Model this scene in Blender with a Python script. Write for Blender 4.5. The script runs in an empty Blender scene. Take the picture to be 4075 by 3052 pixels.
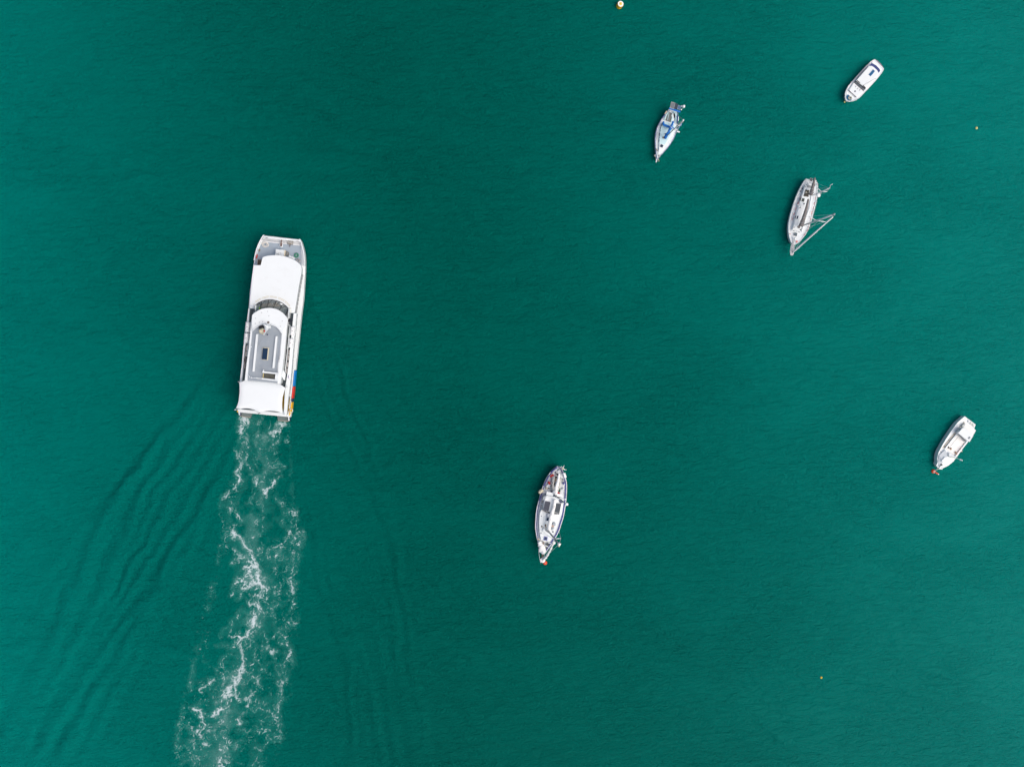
import bpy, bmesh, math, random
import numpy as np
from mathutils import Vector, Matrix, Quaternion

random.seed(7)
SC = bpy.context.scene
COL = SC.collection

# ------------------------------------------------------------------ camera (a drone 150 m above the harbour)
CAM_H = 150.0
FPX, CX, CY = 3510.0, 2037.5, 1526.0           # focal length and centre in pixels of the 4075 x 3052 photograph
NADIR = Vector((1690.0 - CX, -(1475.0 - CY), -FPX)).normalized()
QCAM = NADIR.rotation_difference(Vector((0, 0, -1)))
cam_d = bpy.data.cameras.new('drone_camera')
cam_d.sensor_width = 36.0
cam_d.sensor_fit = 'HORIZONTAL'
cam_d.lens = FPX / 4075.0 * 36.0
cam_d.clip_start = 1.0
cam_d.clip_end = 20000.0
cam = bpy.data.objects.new('drone_camera', cam_d)
COL.objects.link(cam)
cam.location = (0, 0, CAM_H)
cam.rotation_mode = 'QUATERNION'
cam.rotation_quaternion = QCAM
SC.camera = cam

# ------------------------------------------------------------------ sky, sun, exposure (bright overcast day)
SUN_EL, SUN_AZ = 60.0, 122.0                    # degrees; azimuth clockwise from +Y
world = bpy.data.worlds.new('World')
SC.world = world
world.use_nodes = True
nt = world.node_tree
sky = nt.nodes.new('ShaderNodeTexSky')
sky.sky_type = 'NISHITA'
sky.sun_disc = False
sky.sun_elevation = math.radians(SUN_EL)
sky.sun_rotation = math.radians(SUN_AZ)
sky.air_density = 1.0
sky.dust_density = 7.0
sky.ozone_density = 1.0
bg = nt.nodes['Background']
bg.inputs['Strength'].default_value = 0.15
nt.links.new(sky.outputs['Color'], bg.inputs['Color'])
sun_d = bpy.data.lights.new('sun', 'SUN')
sun_d.energy = 1.3
sun_d.angle = math.radians(70.0)
sun_d.color = (1.0, 0.985, 0.96)
sun = bpy.data.objects.new('sun', sun_d)
COL.objects.link(sun)
sd = Vector((math.sin(math.radians(SUN_AZ)) * math.cos(math.radians(SUN_EL)),
             math.cos(math.radians(SUN_AZ)) * math.cos(math.radians(SUN_EL)),
             math.sin(math.radians(SUN_EL))))
sun.rotation_mode = 'QUATERNION'
sun.rotation_quaternion = Vector((0, 0, -1)).rotation_difference(-sd)
sun.location = sd * 300
SC.view_settings.view_transform = 'Standard'
SC.view_settings.look = 'None'
SC.view_settings.exposure = -0.10
SC.view_settings.gamma = 1.0
SC.view_settings.use_curve_mapping = False
SC.cycles.use_denoising = True


# ------------------------------------------------------------------ measuring: where a seen point lies at a given height
def world_at(px, py, z):
    d = QCAM @ Vector(((px - CX) / FPX, -(py - CY) / FPX, -1.0))
    return Vector((0, 0, CAM_H)) + d * ((z - CAM_H) / d.z)


def zone(x0, y0, s):
    return lambda u, v, z: world_at(x0 + u * s, y0 + v * s, z)


# ------------------------------------------------------------------ materials
MATS = {}


def mat(name, rgb, rough=0.5, var=0.08, scale=1.5, metal=0.0, spec=0.5, bump=0.0, bscale=30.0, dirt=None, dirt_amt=0.0):
    if name in MATS:
        return MATS[name]
    m = bpy.data.materials.new(name)
    m.use_nodes = True
    n, l = m.node_tree.nodes, m.node_tree.links
    p = n['Principled BSDF']
    p.inputs['Roughness'].default_value = rough
    p.inputs['Metallic'].default_value = metal
    p.inputs['Specular IOR Level'].default_value = spec
    tc = n.new('ShaderNodeTexCoord')
    nz = n.new('ShaderNodeTexNoise')
    nz.inputs['Scale'].default_value = scale
    nz.inputs['Detail'].default_value = 5.0
    nz.inputs['Roughness'].default_value = 0.65
    l.new(tc.outputs['Object'], nz.inputs['Vector'])
    mx = n.new('ShaderNodeMix')
    mx.data_type = 'RGBA'
    a = [max(0.0, c * (1 - var)) for c in rgb]
    b = [min(1.0, c * (1 + var)) for c in rgb]
    mx.inputs[6].default_value = (*a, 1)
    mx.inputs[7].default_value = (*b, 1)
    l.new(nz.outputs['Fac'], mx.inputs[0])
    out = mx.outputs[2]
    if dirt is not None:
        n2 = n.new('ShaderNodeTexNoise')
        n2.inputs['Scale'].default_value = scale * 2.7
        n2.inputs['Detail'].default_value = 8.0
        n2.inputs['Roughness'].default_value = 0.75
        l.new(tc.outputs['Object'], n2.inputs['Vector'])
        r = n.new('ShaderNodeMapRange')
        r.inputs[1].default_value = 0.5
        r.inputs[2].default_value = 0.75
        r.inputs[4].default_value = dirt_amt
        l.new(n2.outputs['Fac'], r.inputs[0])
        m2 = n.new('ShaderNodeMix')
        m2.data_type = 'RGBA'
        m2.inputs[7].default_value = (*dirt, 1)
        l.new(r.outputs[0], m2.inputs[0])
        l.new(out, m2.inputs[6])
        out = m2.outputs[2]
    l.new(out, p.inputs['Base Color'])
    if bump > 0:
        n3 = n.new('ShaderNodeTexNoise')
        n3.inputs['Scale'].default_value = bscale
        n3.inputs['Detail'].default_value = 3.0
        l.new(tc.outputs['Object'], n3.inputs['Vector'])
        bp = n.new('ShaderNodeBump')
        bp.inputs['Strength'].default_value = 0.6
        bp.inputs['Distance'].default_value = bump
        l.new(n3.outputs['Fac'], bp.inputs['Height'])
        l.new(bp.outputs['Normal'], p.inputs['Normal'])
    MATS[name] = m
    return m


GREY_DIRT = (0.38, 0.36, 0.31)
white = mat('white_gelcoat', (0.74, 0.79, 0.81), 0.35, 0.03, 0.6, dirt=(0.6, 0.6, 0.57), dirt_amt=0.25)
roofw = mat('white_roof_paint', (0.705, 0.75, 0.77), 0.6, 0.02, 0.35, dirt=(0.60, 0.62, 0.62), dirt_amt=0.35)
canvasw = mat('white_awning_canvas', (0.705, 0.75, 0.77), 0.85, 0.03, 0.5, bump=0.02, bscale=2.0)
sailw = mat('white_sailcloth', (0.88, 0.88, 0.87), 0.85, 0.04, 3.0, bump=0.03, bscale=9.0, dirt=(0.66, 0.63, 0.56), dirt_amt=0.3)
deckw = mat('weathered_white_deck', (0.75, 0.80, 0.82), 0.7, 0.05, 1.2, dirt=GREY_DIRT, dirt_amt=0.35)
decklg = mat('pale_grey_nonskid', (0.69, 0.735, 0.765), 0.8, 0.07, 1.4, dirt=GREY_DIRT, dirt_amt=0.4)
cyanw = mat('pale_cyan_deck_paint', (0.50, 0.70, 0.74), 0.6, 0.06, 1.4, dirt=(0.4, 0.45, 0.45), dirt_amt=0.35)
bluegrey = mat('blue_grey_deck_coating', (0.31, 0.375, 0.445), 0.85, 0.10, 1.1, bump=0.01, bscale=60, dirt=(0.33, 0.36, 0.40), dirt_amt=0.5)
midgrey = mat('grey_roof_coating', (0.26, 0.30, 0.345), 0.85, 0.16, 0.55, bump=0.01, bscale=60, dirt=(0.34, 0.36, 0.38), dirt_amt=0.7)
darkgrey = mat('dark_grey_deck', (0.075, 0.10, 0.115), 0.85, 0.15, 1.5, bump=0.01, bscale=50)
seatgrey = mat('grey_seat_vinyl', (0.13, 0.155, 0.165), 0.7, 0.1, 3)
black = mat('black_rubber', (0.012, 0.013, 0.016), 0.6, 0.2, 3)
navy = mat('navy_paint', (0.012, 0.022, 0.085), 0.4, 0.1, 2)
royal = mat('royal_blue_paint', (0.018, 0.028, 0.22), 0.45, 0.15, 2.5, dirt=(0.12, 0.13, 0.30), dirt_amt=0.4)
canvasb = mat('bright_blue_canvas', (0.005, 0.14, 0.50), 0.85, 0.15, 4, bump=0.02, bscale=12)
skyblue = mat('bright_blue_paint', (0.0, 0.22, 0.62), 0.45, 0.1, 2)
red = mat('red_paint', (0.66, 0.03, 0.015), 0.45, 0.1, 2)
yellow = mat('yellow_paint', (0.85, 0.47, 0.01), 0.45, 0.08, 2)
mustard = mat('mustard_deck', (0.36, 0.22, 0.004), 0.8, 0.1, 3)
orange = mat('orange_red_buoy', (0.80, 0.07, 0.012), 0.5, 0.12, 5, dirt=(0.35, 0.12, 0.05), dirt_amt=0.3)
buoyy = mat('yellow_buoy', (0.80, 0.50, 0.004), 0.5, 0.12, 4, dirt=(0.35, 0.25, 0.05), dirt_amt=0.4)
paley = mat('faded_yellow_buoy', (0.72, 0.66, 0.22), 0.6, 0.1, 5, dirt=(0.4, 0.36, 0.15), dirt_amt=0.3)
boardw = mat('white_boards', (0.74, 0.76, 0.78), 0.6, 0.06, 2.0, dirt=GREY_DIRT, dirt_amt=0.35)
steel = mat('stainless_steel', (0.55, 0.56, 0.57), 0.35, 0.08, 5, metal=0.6)
alu = mat('grey_aluminium', (0.33, 0.35, 0.37), 0.5, 0.08, 3, metal=0.2)
aluw = mat('white_spar_paint', (0.88, 0.89, 0.90), 0.4, 0.03, 2, dirt=(0.6, 0.6, 0.58), dirt_amt=0.3)
taupe = mat('grey_brown_sail_cover', (0.21, 0.195, 0.19), 0.9, 0.15, 4, bump=0.03, bscale=10)
brown = mat('weathered_teak', (0.20, 0.14, 0.095), 0.8, 0.25, 5)
rust = mat('rusty_iron', (0.13, 0.05, 0.03), 0.85, 0.4, 6)
cream = mat('cream_rope', (0.58, 0.54, 0.40), 0.9, 0.12, 6)
ropew = mat('pale_rope', (0.66, 0.65, 0.62), 0.9, 0.12, 8)
ropeg = mat('green_rope', (0.05, 0.24, 0.16), 0.9, 0.2, 8)
beige = mat('beige_gelcoat', (0.62, 0.55, 0.42), 0.6, 0.08, 2)
glassd = mat('dark_tinted_glass', (0.02, 0.03, 0.045), 0.12, 0.1, 2)
glassb = mat('blue_grey_glass', (0.34, 0.40, 0.45), 0.12, 0.15, 2)
hatchb = mat('navy_hatch_glass', (0.010, 0.03, 0.07), 0.15, 0.2, 2, spec=0.25)
solar = mat('solar_cells', (0.03, 0.035, 0.06), 0.25, 0.2, 5, spec=0.15)
solarg = mat('grey_solar_cells', (0.16, 0.18, 0.20), 0.3, 0.2, 8, spec=0.15)
solarb = mat('blue_solar_cells', (0.10, 0.19, 0.36), 0.3, 0.2, 8, spec=0.15)
tealblue = mat('teal_blue_cushion', (0.008, 0.10, 0.24), 0.8, 0.12, 3)
goldline = mat('gold_grip_strip', (0.46, 0.36, 0.12), 0.8, 0.15, 5)
lime = mat('lime_plastic', (0.40, 0.75, 0.03), 0.5, 0.05, 3)
redcan = mat('red_fuel_can', (0.55, 0.012, 0.012), 0.5, 0.15, 5)
greytarp = mat('grey_cover', (0.30, 0.34, 0.38), 0.85, 0.15, 5, bump=0.02, bscale=8)
green = mat('dark_green_tarp', (0.015, 0.07, 0.055), 0.85, 0.2, 5)
pvcw = mat('grey_white_pvc', (0.52, 0.52, 0.49), 0.6, 0.1, 3)
cloth = mat('dark_navy_clothing', (0.012, 0.016, 0.03), 0.95, 0.2, 8)
skinm = mat('skin', (0.50, 0.30, 0.22), 0.6, 0.05, 8)
hairm = mat('dark_hair', (0.02, 0.014, 0.01), 0.8, 0.1, 20)
grating = mat('wet_grey_grating', (0.11, 0.15, 0.15), 0.5, 0.25, 4, dirt=(0.30, 0.33, 0.32), dirt_amt=0.4)


def glass_mat():
    m = bpy.data.materials.new('wheelhouse_glass')
    m.use_nodes = True
    n, l = m.node_tree.nodes, m.node_tree.links
    p = n['Principled BSDF']
    p.inputs['Base Color'].default_value = (0.08, 0.10, 0.11, 1)
    p.inputs['Roughness'].default_value = 0.06
    tr = n.new('ShaderNodeBsdfTransparent')
    tr.inputs['Color'].default_value = (0.88, 0.91, 0.91, 1)
    mx = n.new('ShaderNodeMixShader')
    mx.inputs[0].default_value = 0.12
    l.new(tr.outputs[0], mx.inputs[1])
    l.new(p.outputs[0], mx.inputs[2])
    l.new(mx.outputs[0], n['Material Output'].inputs['Surface'])
    return m


glassw = glass_mat()


# ------------------------------------------------------------------ mesh helpers
def link(name, me, m, parent=None, smooth=False):
    if m is not None:
        me.materials.append(m)
    if smooth:
        me.polygons.foreach_set('use_smooth', [True] * len(me.polygons))
    o = bpy.data.objects.new(name, me)
    COL.objects.link(o)
    if parent is not None:
        o.parent = parent
    return o


def from_bm(bm, name):
    bmesh.ops.recalc_face_normals(bm, faces=bm.faces)
    me = bpy.data.meshes.new(name)
    bm.to_mesh(me)
    bm.free()
    return me


def tag(o, label, cat, group=None, kind=None):
    if label:
        o['label'] = label
    if cat:
        o['category'] = cat
    if group:
        o['group'] = group
    if kind:
        o['kind'] = kind
    return o


def empty(name, loc, rz, label, cat, group=None):
    e = bpy.data.objects.new(name, None)
    e.empty_display_size = 0.5
    COL.objects.link(e)
    e.location = loc
    e.rotation_euler = (0, 0, rz)
    return tag(e, label, cat, group)


def prism_mesh(pts, z0, z1, bevel=0.0, name='slab'):
    """pts: [(x, y)] outline; z0/z1 numbers or per-point lists."""
    n = len(pts)
    za = z0 if isinstance(z0, (list, tuple)) else [z0] * n
    zb = z1 if isinstance(z1, (list, tuple)) else [z1] * n
    bm = bmesh.new()
    lo = [bm.verts.new((p[0], p[1], za[i])) for i, p in enumerate(pts)]
    hi = [bm.verts.new((p[0], p[1], zb[i])) for i, p in enumerate(pts)]
    bm.faces.new(lo)
    top = bm.faces.new(hi)
    for i in range(n):
        j = (i + 1) % n
        bm.faces.new((lo[i], lo[j], hi[j], hi[i]))
    if bevel > 0:
        bmesh.ops.bevel(bm, geom=list(top.edges), offset=bevel, segments=2, affect='EDGES', clamp_overlap=True)
    return from_bm(bm, name)


def tube_mesh(path, radii, seg=8, name='tube', cap=True):
    path = [Vector(p) for p in path]
    if not isinstance(radii, (list, tuple)):
        radii = [radii] * len(path)
    bm = bmesh.new()
    rings = []
    prev = None
    for i, p in enumerate(path):
        d = (path[min(i + 1, len(path) - 1)] - path[max(i - 1, 0)])
        if d.length < 1e-9:
            d = Vector((0, 0, 1))
        d.normalize()
        a = prev
        if a is None:
            a = Vector((0, 0, 1)) if abs(d.z) < 0.9 else Vector((1, 0, 0))
        u = (a - d * a.dot(d)).normalized()
        prev = u
        v = d.cross(u)
        rings.append([bm.verts.new(p + (u * math.cos(t) + v * math.sin(t)) * radii[i])
                      for t in [2 * math.pi * k / seg for k in range(seg)]])
    for a, b in zip(rings[:-1], rings[1:]):
        for k in range(seg):
            j = (k + 1) % seg
            bm.faces.new((a[k], a[j], b[j], b[k]))
    if cap:
        bm.faces.new(rings[0])
        bm.faces.new(rings[-1])
    return from_bm(bm, name)


def lathe_mesh(prof, seg=20, name='lathe', origin=(0, 0, 0)):
    bm = bmesh.new()
    ox, oy, oz = origin
    rings = []
    for r, z in prof:
        if r < 1e-5:
            rings.append([bm.verts.new((ox, oy, oz + z))])
        else:
            rings.append([bm.verts.new((ox + r * math.cos(2 * math.pi * k / seg), oy + r * math.sin(2 * math.pi * k / seg), oz + z)) for k in range(seg)])
    for a, b in zip(rings[:-1], rings[1:]):
        for k in range(seg):
            j = (k + 1) % seg
            if len(a) == 1:
                bm.faces.new((a[0], b[k], b[j]))
            elif len(b) == 1:
                bm.faces.new((a[k], a[j], b[0]))
            else:
                bm.faces.new((a[k], a[j], b[j], b[k]))
    if len(rings[0]) > 1:
        bm.faces.new(rings[0])
    if len(rings[-1]) > 1:
        bm.faces.new(rings[-1])
    return from_bm(bm, name)


def ball_mesh(c, rx, ry=None, rz=None, lump=0.0, seg=16, name='ball', seed=0):
    ry = ry or rx
    rz = rz or rx
    bm = bmesh.new()
    bmesh.ops.create_uvsphere(bm, u_segments=seg, v_segments=max(6, seg // 2), radius=1.0)
    rnd = random.Random(seed)
    ph = [(rnd.uniform(1.5, 4), rnd.uniform(1.5, 4), rnd.uniform(1.5, 4), rnd.uniform(0, 6)) for _ in range(5)]
    for v in bm.verts:
        k = 1.0
        if lump:
            k += lump * sum(math.sin(a * v.co.x + b * v.co.y + c2 * v.co.z + d) for a, b, c2, d in ph) / 2.5
        v.co = Vector((c[0] + v.co.x * rx * k, c[1] + v.co.y * ry * k, c[2] + v.co.z * rz * k))
    return from_bm(bm, name)


def torus_mesh(c, R, r, seg=24, name='ring', tilt=0.0):
    q = Matrix.Rotation(tilt, 3, 'X')
    pts = [Vector(c) + q @ Vector((R * math.cos(2 * math.pi * k / seg), R * math.sin(2 * math.pi * k / seg), 0)) for k in range(seg + 1)]
    return tube_mesh(pts, r, 8, name)


def smooth_pts(pts, n=4, closed=False):
    out = []
    N = len(pts)
    P = [Vector(p) for p in pts]
    rng = range(N) if closed else range(N - 1)
    for i in rng:
        if closed:
            a, b, c, d = P[(i - 1) % N], P[i], P[(i + 1) % N], P[(i + 2) % N]
        else:
            a, b, c, d = P[max(i - 1, 0)], P[i], P[i + 1], P[min(i + 2, N - 1)]
        for k in range(n):
            t = k / n
            out.append(0.5 * ((2 * b) + (c - a) * t + (2 * a - 5 * b + 4 * c - d) * t * t + (3 * b - a - 3 * c + d) * t ** 3))
    if not closed:
        out.append(P[-1])
    return out


def coil_mesh(c, R, r, turns, seed, squash=1.0, rot=0.0, jitter=0.12):
    rnd = random.Random(seed)
    pts = []
    n = int(turns * 14)
    for i in range(n):
        t = i / n
        a = 2 * math.pi * turns * t
        rr = R * (0.45 + 0.55 * abs(math.sin(1.7 * a / (turns) * 2 + seed))) * (1 + rnd.uniform(-jitter, jitter))
        x, y = rr * math.cos(a), rr * math.sin(a) * squash
        pts.append(Vector((c[0] + x * math.cos(rot) - y * math.sin(rot), c[1] + x * math.sin(rot) + y * math.cos(rot),
                           c[2] + r + 0.02 * (i % 5) + 0.08 * t)))
    return tube_mesh(pts, r, 5, 'rope_coil')


class Thing:
    """A top-level Empty with a local frame; seen points are measured at their own height and turned into local metres."""

    def __init__(self, name, label, cat, origin, rz, group=None):
        self.e = empty(name, origin, rz, label, cat, group)
        self.M = Matrix.Translation(Vector(origin)) @ Matrix.Rotation(rz, 4, 'Z')
        self.Mi = self.M.inverted()

    def at(self, zn, u, v, z):
        return self.Mi @ zn(u, v, z)

    def pts(self, zn, uv, z):
        return [self.at(zn, u, v, z) for u, v in uv]

    def slab(self, name, zn, uv, ztop, th, m, bevel=0.0, smooth=0, parent=None):
        p = self.pts(zn, uv, ztop)
        if smooth:
            p = smooth_pts(p, smooth, True)
        return link(name, prism_mesh([(q.x, q.y) for q in p], ztop - th, ztop, bevel, name), m, parent or self.e)

    def slabs(self, name, zuv, ztop, th, m, bevel=0.0, parent=None):
        """outline with its own zone per point: [(zone, u, v)]"""
        p = [self.at(zn, u, v, ztop) for zn, u, v in zuv]
        return link(name, prism_mesh([(q.x, q.y) for q in p], ztop - th, ztop, bevel, name), m, parent or self.e)

    def tube(self, name, zn, uvz, r, m, seg=8, parent=None, smooth=0):
        p = [self.at(zn, u, v, z) for u, v, z in uvz]
        if smooth:
            p = smooth_pts(p, smooth)
        if isinstance(r, (list, tuple)) and len(r) != len(p):
            xs = np.linspace(0, 1, len(r))
            r = list(np.interp(np.linspace(0, 1, len(p)), xs, r))
        return link(name, tube_mesh(p, r, seg, name), m, parent or self.e, smooth=True)

    def wire(self, name, a, b, r, m, parent=None):
        return link(name, tube_mesh([a, b], r, 6, name), m, parent or self.e, smooth=True)

    def ball(self, name, zn, u, v, z, r, m, lump=0.0, parent=None, rz=None, seg=14):
        c = self.at(zn, u, v, z)
        return link(name, ball_mesh(c, r, r, rz or r, lump, seg, name, int(u + v)), m, parent or self.e, smooth=True)

    def bar(self, name, zn, a, b, w, ztop, th, m, parent=None, bevel=0.0):
        A, B = self.at(zn, a[0], a[1], ztop), self.at(zn, b[0], b[1], ztop)
        d = (B - A).normalized()
        n = Vector((-d.y, d.x, 0)) * (w / 2)
        p = [A + n, A - n, B - n, B + n]
        return link(name, prism_mesh([(q.x, q.y) for q in p], ztop - th, ztop, bevel, name), m, parent or self.e)


class Hull:
    """Symmetric hull from half-breadths measured on both sides of the seen deck edge. +X is the bow."""

    def __init__(self, T, left, right, z, bow_x, stern_x, n=26, sheer=0.25):
        L = sorted([(p.x, abs(p.y)) for p in left])
        R = sorted([(p.x, abs(p.y)) for p in right])
        xs = np.concatenate([np.linspace(stern_x, bow_x, n)])
        fl = np.interp(xs, [a for a, _ in L], [b for _, b in L])
        fr = np.interp(xs, [a for a, _ in R], [b for _, b in R])
        self.x = xs
        self.b = (fl + fr) / 2
        self.T, self.z, self.sheer = T, z, sheer
        self.bow_x, self.stern_x = bow_x, stern_x

    def zs(self, x):
        t = (x - self.stern_x) / (self.bow_x - self.stern_x)
        return self.z + self.sheer * max(0.0, t - 0.45) ** 2 * 2

    def half(self, x, off=0.0):
        return max(0.0, float(np.interp(x, self.x, self.b)) - off)

    def outline(self, off=0.0):
        """closed outline of the deck edge moved inward by off, bow last corner"""
        xs = [x for x in self.x if self.half(x, off) > 0.02]
        xs = [max(self.stern_x + off, x) for x in xs]
        up = [(x, self.half(x, off), self.zs(x)) for x in xs]
        dn = [(x, -self.half(x, off), self.zs(x)) for x in reversed(xs)]
        if self.half(xs[-1], off) < 0.03:
            dn = dn[1:]
        return up + dn

    def shell(self, name, m, rake=0.10, wl=0.86, depth=0.6, flare=0.97, parent=None, boot=None):
        levels = [(0.0, 1.0, 0.0), (0.5, flare, 0.45), (0.88, wl + 0.02, 0.85), (1.0, wl, 1.0), (1.25, wl * 0.75, 1.2)]
        bm = bmesh.new()
        rings = []
        Lh = self.bow_x - self.stern_x
        for f, k, rk in levels:
            ring = []
            for sgn in (1, -1):
                rng = range(len(self.x)) if sgn == 1 else range(len(self.x) - 1, -1, -1)
                for i in rng:
                    x = self.x[i]
                    t = (x - self.stern_x) / Lh
                    xx = x - rake * Lh * rk * max(0, t - 0.4) ** 2 * 1.6
                    zt = self.zs(x)
                    z = zt * (1 - f) if f <= 1 else -depth * (f - 1) / 0.25
                    ring.append(bm.verts.new((xx, sgn * max(0.012, self.b[i]) * k, z)))
            rings.append(ring)
        n = len(rings[0])
        for a, b in zip(rings[:-1], rings[1:]):
            for k in range(n):
                j = (k + 1) % n
                bm.faces.new((a[k], a[j], b[j], b[k]))
        bm.faces.new(rings[-1])
        o = link(name, from_bm(bm, name), m, parent or self.T.e)
        if boot is not None:
            o.data.materials.append(boot)
            for p in o.data.polygons:
                if p.center.z < 0.12 * self.z:
                    p.material_index = 1
        return o

    def deck(self, name, m, drop=0.06, off=0.05, parent=None):
        o = self.outline(off)
        return link(name, prism_mesh([(p[0], p[1]) for p in o], [p[2] - drop - 0.1 for p in o], [p[2] - drop for p in o], 0, name), m, parent or self.T.e)

    def band(self, name, m, o0, o1, z0, z1, parent=None, x0=None, x1=None, transom=True):
        """rim between offsets o0 (outer) and o1 (inner), from z0 to z1 above the deck edge; one piece a side and one over the transom"""
        lo = self.stern_x if x0 is None else x0
        hi = self.bow_x if x1 is None else x1
        xs = [lo] + [x for x in self.x if lo + 0.02 < x < hi - 0.02] + [hi]
        out = []
        for sgn in (1, -1):
            bm = bmesh.new()
            prev = None
            for x in xs:
                ya, yb = self.half(x, o0), self.half(x, o1)
                if yb <= 0 and ya <= 0 and prev is not None:
                    break
                z = self.zs(x)
                q = [bm.verts.new((x, sgn * ya, z + z0)), bm.verts.new((x, sgn * ya, z + z1)),
                     bm.verts.new((x, sgn * yb, z + z1)), bm.verts.new((x, sgn * yb, z + z0))]
                if prev is None:
                    bm.faces.new(q)
                else:
                    for k in range(4):
                        j = (k + 1) % 4
                        bm.faces.new((prev[k], prev[j], q[j], q[k]))
                prev = q
            bm.faces.new(prev)
            out.append(link(name, from_bm(bm, name), m, parent or self.T.e))
        if transom and x0 is None:
            h = self.half(self.stern_x, o1) - 0.003
            z = self.zs(self.stern_x)
            if h > 0.2:
                s = self.stern_x - min(0.0, o0)
                out.append(link(name, prism_mesh([(s, -h), (s + (o1 - o0), -h), (s + (o1 - o0), h), (s, h)], z + z0, z + z1), m, parent or self.T.e))
        return out

    def lifelines(self, spacing=1.7, h=0.62, x0=None, x1=None, m=None):
        m = m or steel
        lo = self.stern_x + 0.4 if x0 is None else x0
        hi = self.bow_x - 0.8 if x1 is None else x1
        n = max(3, int((hi - lo) / spacing) + 1)
        me = tube_mesh([(0, 0, 0), (0, 0, h)], 0.022, 6, 'stanchion')
        me.materials.append(m)
        for sgn in (1, -1):
            pts = []
            for x in np.linspace(lo, hi, n):
                p = Vector((x, sgn * self.half(x, 0.1), self.zs(x)))
                o = bpy.data.objects.new('stanchion', me)
                COL.objects.link(o)
                o.parent = self.T.e
                o.location = p
                pts.append(p + Vector((0, 0, h)))
            link('lifeline', tube_mesh(pts, 0.018, 5, 'lifeline'), m, self.T.e)


def boat_frame(name, label, cat, zb, bow, zs, stern, z, group=None):
    A, B = zb(bow[0], bow[1], z), zs(stern[0], stern[1], z)
    o = (A + B) / 2
    o.z = 0
    d = A - B
    T = Thing(name, label, cat, o, math.atan2(d.y, d.x), group)
    T.bow_x, T.stern_x = d.length / 2, -d.length / 2
    return T


def solar_grid(T, quad, z, nx, ny, m, frame, th=0.05, line=0.012):
    """solar panel: frame slab, cell sheet and raised grid lines"""
    q = [Vector((p.x, p.y, 0)) for p in quad]
    pr = link('solar_panel', prism_mesh([(p.x, p.y) for p in q], z - th, z, 0, 'solar_panel'), frame, T.e)
    c = sum(q, Vector()) / 4
    inn = [c + (p - c) * 0.93 for p in q]
    link('cell_sheet', prism_mesh([(p.x, p.y) for p in inn], z, z + 0.006, 0, 'cell_sheet'), m, pr)
    bm = bmesh.new()

    def P(s, t):
        a = inn[0].lerp(inn[1], s)
        b = inn[3].lerp(inn[2], s)
        return a.lerp(b, t)
    for i in range(1, nx):
        s = i / nx
        a, b = P(s, 0), P(s, 1)
        d = (P(s + 0.001, 0) - a).normalized() * line
        bm.faces.new([bm.verts.new((v.x, v.y, z + 0.010)) for v in (a - d, a + d, b + d, b - d)])
    for j in range(1, ny):
        t = j / ny
        a, b = P(0, t), P(1, t)
        d = (P(0, t + 0.001) - a).normalized() * line
        bm.faces.new([bm.verts.new((v.x, v.y, z + 0.014)) for v in (a - d, b - d, b + d, a + d)])
    link('cell_lines', from_bm(bm, 'cell_lines'), mat('cell_line_grey', (0.14, 0.16, 0.19), 0.6, spec=0.1), pr)
    return pr


# ------------------------------------------------------------------ water
def vnoise(x, y, seed):
    r = np.random.RandomState(seed)
    tab = r.rand(256, 256)
    xi, yi = np.floor(x).astype(int), np.floor(y).astype(int)
    fx, fy = x - xi, y - yi
    fx, fy = fx * fx * fx * (fx * (fx * 6 - 15) + 10), fy * fy * fy * (fy * (fy * 6 - 15) + 10)
    a, b = tab[yi % 256, xi % 256], tab[yi % 256, (xi + 1) % 256]
    c, d = tab[(yi + 1) % 256, xi % 256], tab[(yi + 1) % 256, (xi + 1) % 256]
    return (a * (1 - fx) + b * fx) * (1 - fy) + (c * (1 - fx) + d * fx) * fy


def fbm(x, y, seed, octv=4):
    s, a, t = 0, 1.0, 0
    for k in range(octv):
        s = s + a * vnoise(x * 2 ** k + 17.3 * k, y * 2 ** k + 9.1 * k, seed + k)
        t += a
        a *= 0.5
    return s / t


def seg_dist(X, Y, pts):
    """distance to a polyline, signed side and position along it (0..1)"""
    best = np.full(X.shape, 1e9)
    side = np.zeros(X.shape)
    along = np.zeros(X.shape)
    L = [0.0]
    for a, b in zip(pts[:-1], pts[1:]):
        L.append(L[-1] + math.hypot(b[0] - a[0], b[1] - a[1]))
    for i, (a, b) in enumerate(zip(pts[:-1], pts[1:])):
        dx, dy = b[0] - a[0], b[1] - a[1]
        l2 = dx * dx + dy * dy + 1e-9
        t = np.clip(((X - a[0]) * dx + (Y - a[1]) * dy) / l2, 0, 1)
        d = np.hypot(X - a[0] - t * dx, Y - a[1] - t * dy)
        m = d < best
        best = np.where(m, d, best)
        side = np.where(m, np.sign((X - a[0]) * dy - (Y - a[1]) * dx), side)
        along = np.where(m, (L[i] + t * (L[i + 1] - L[i])) / L[-1], along)
    return best, side, along


WL = zone(0, 1600, 1100 / 1255)
WR = zone(1180, 1000, 820 / 662)
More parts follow.
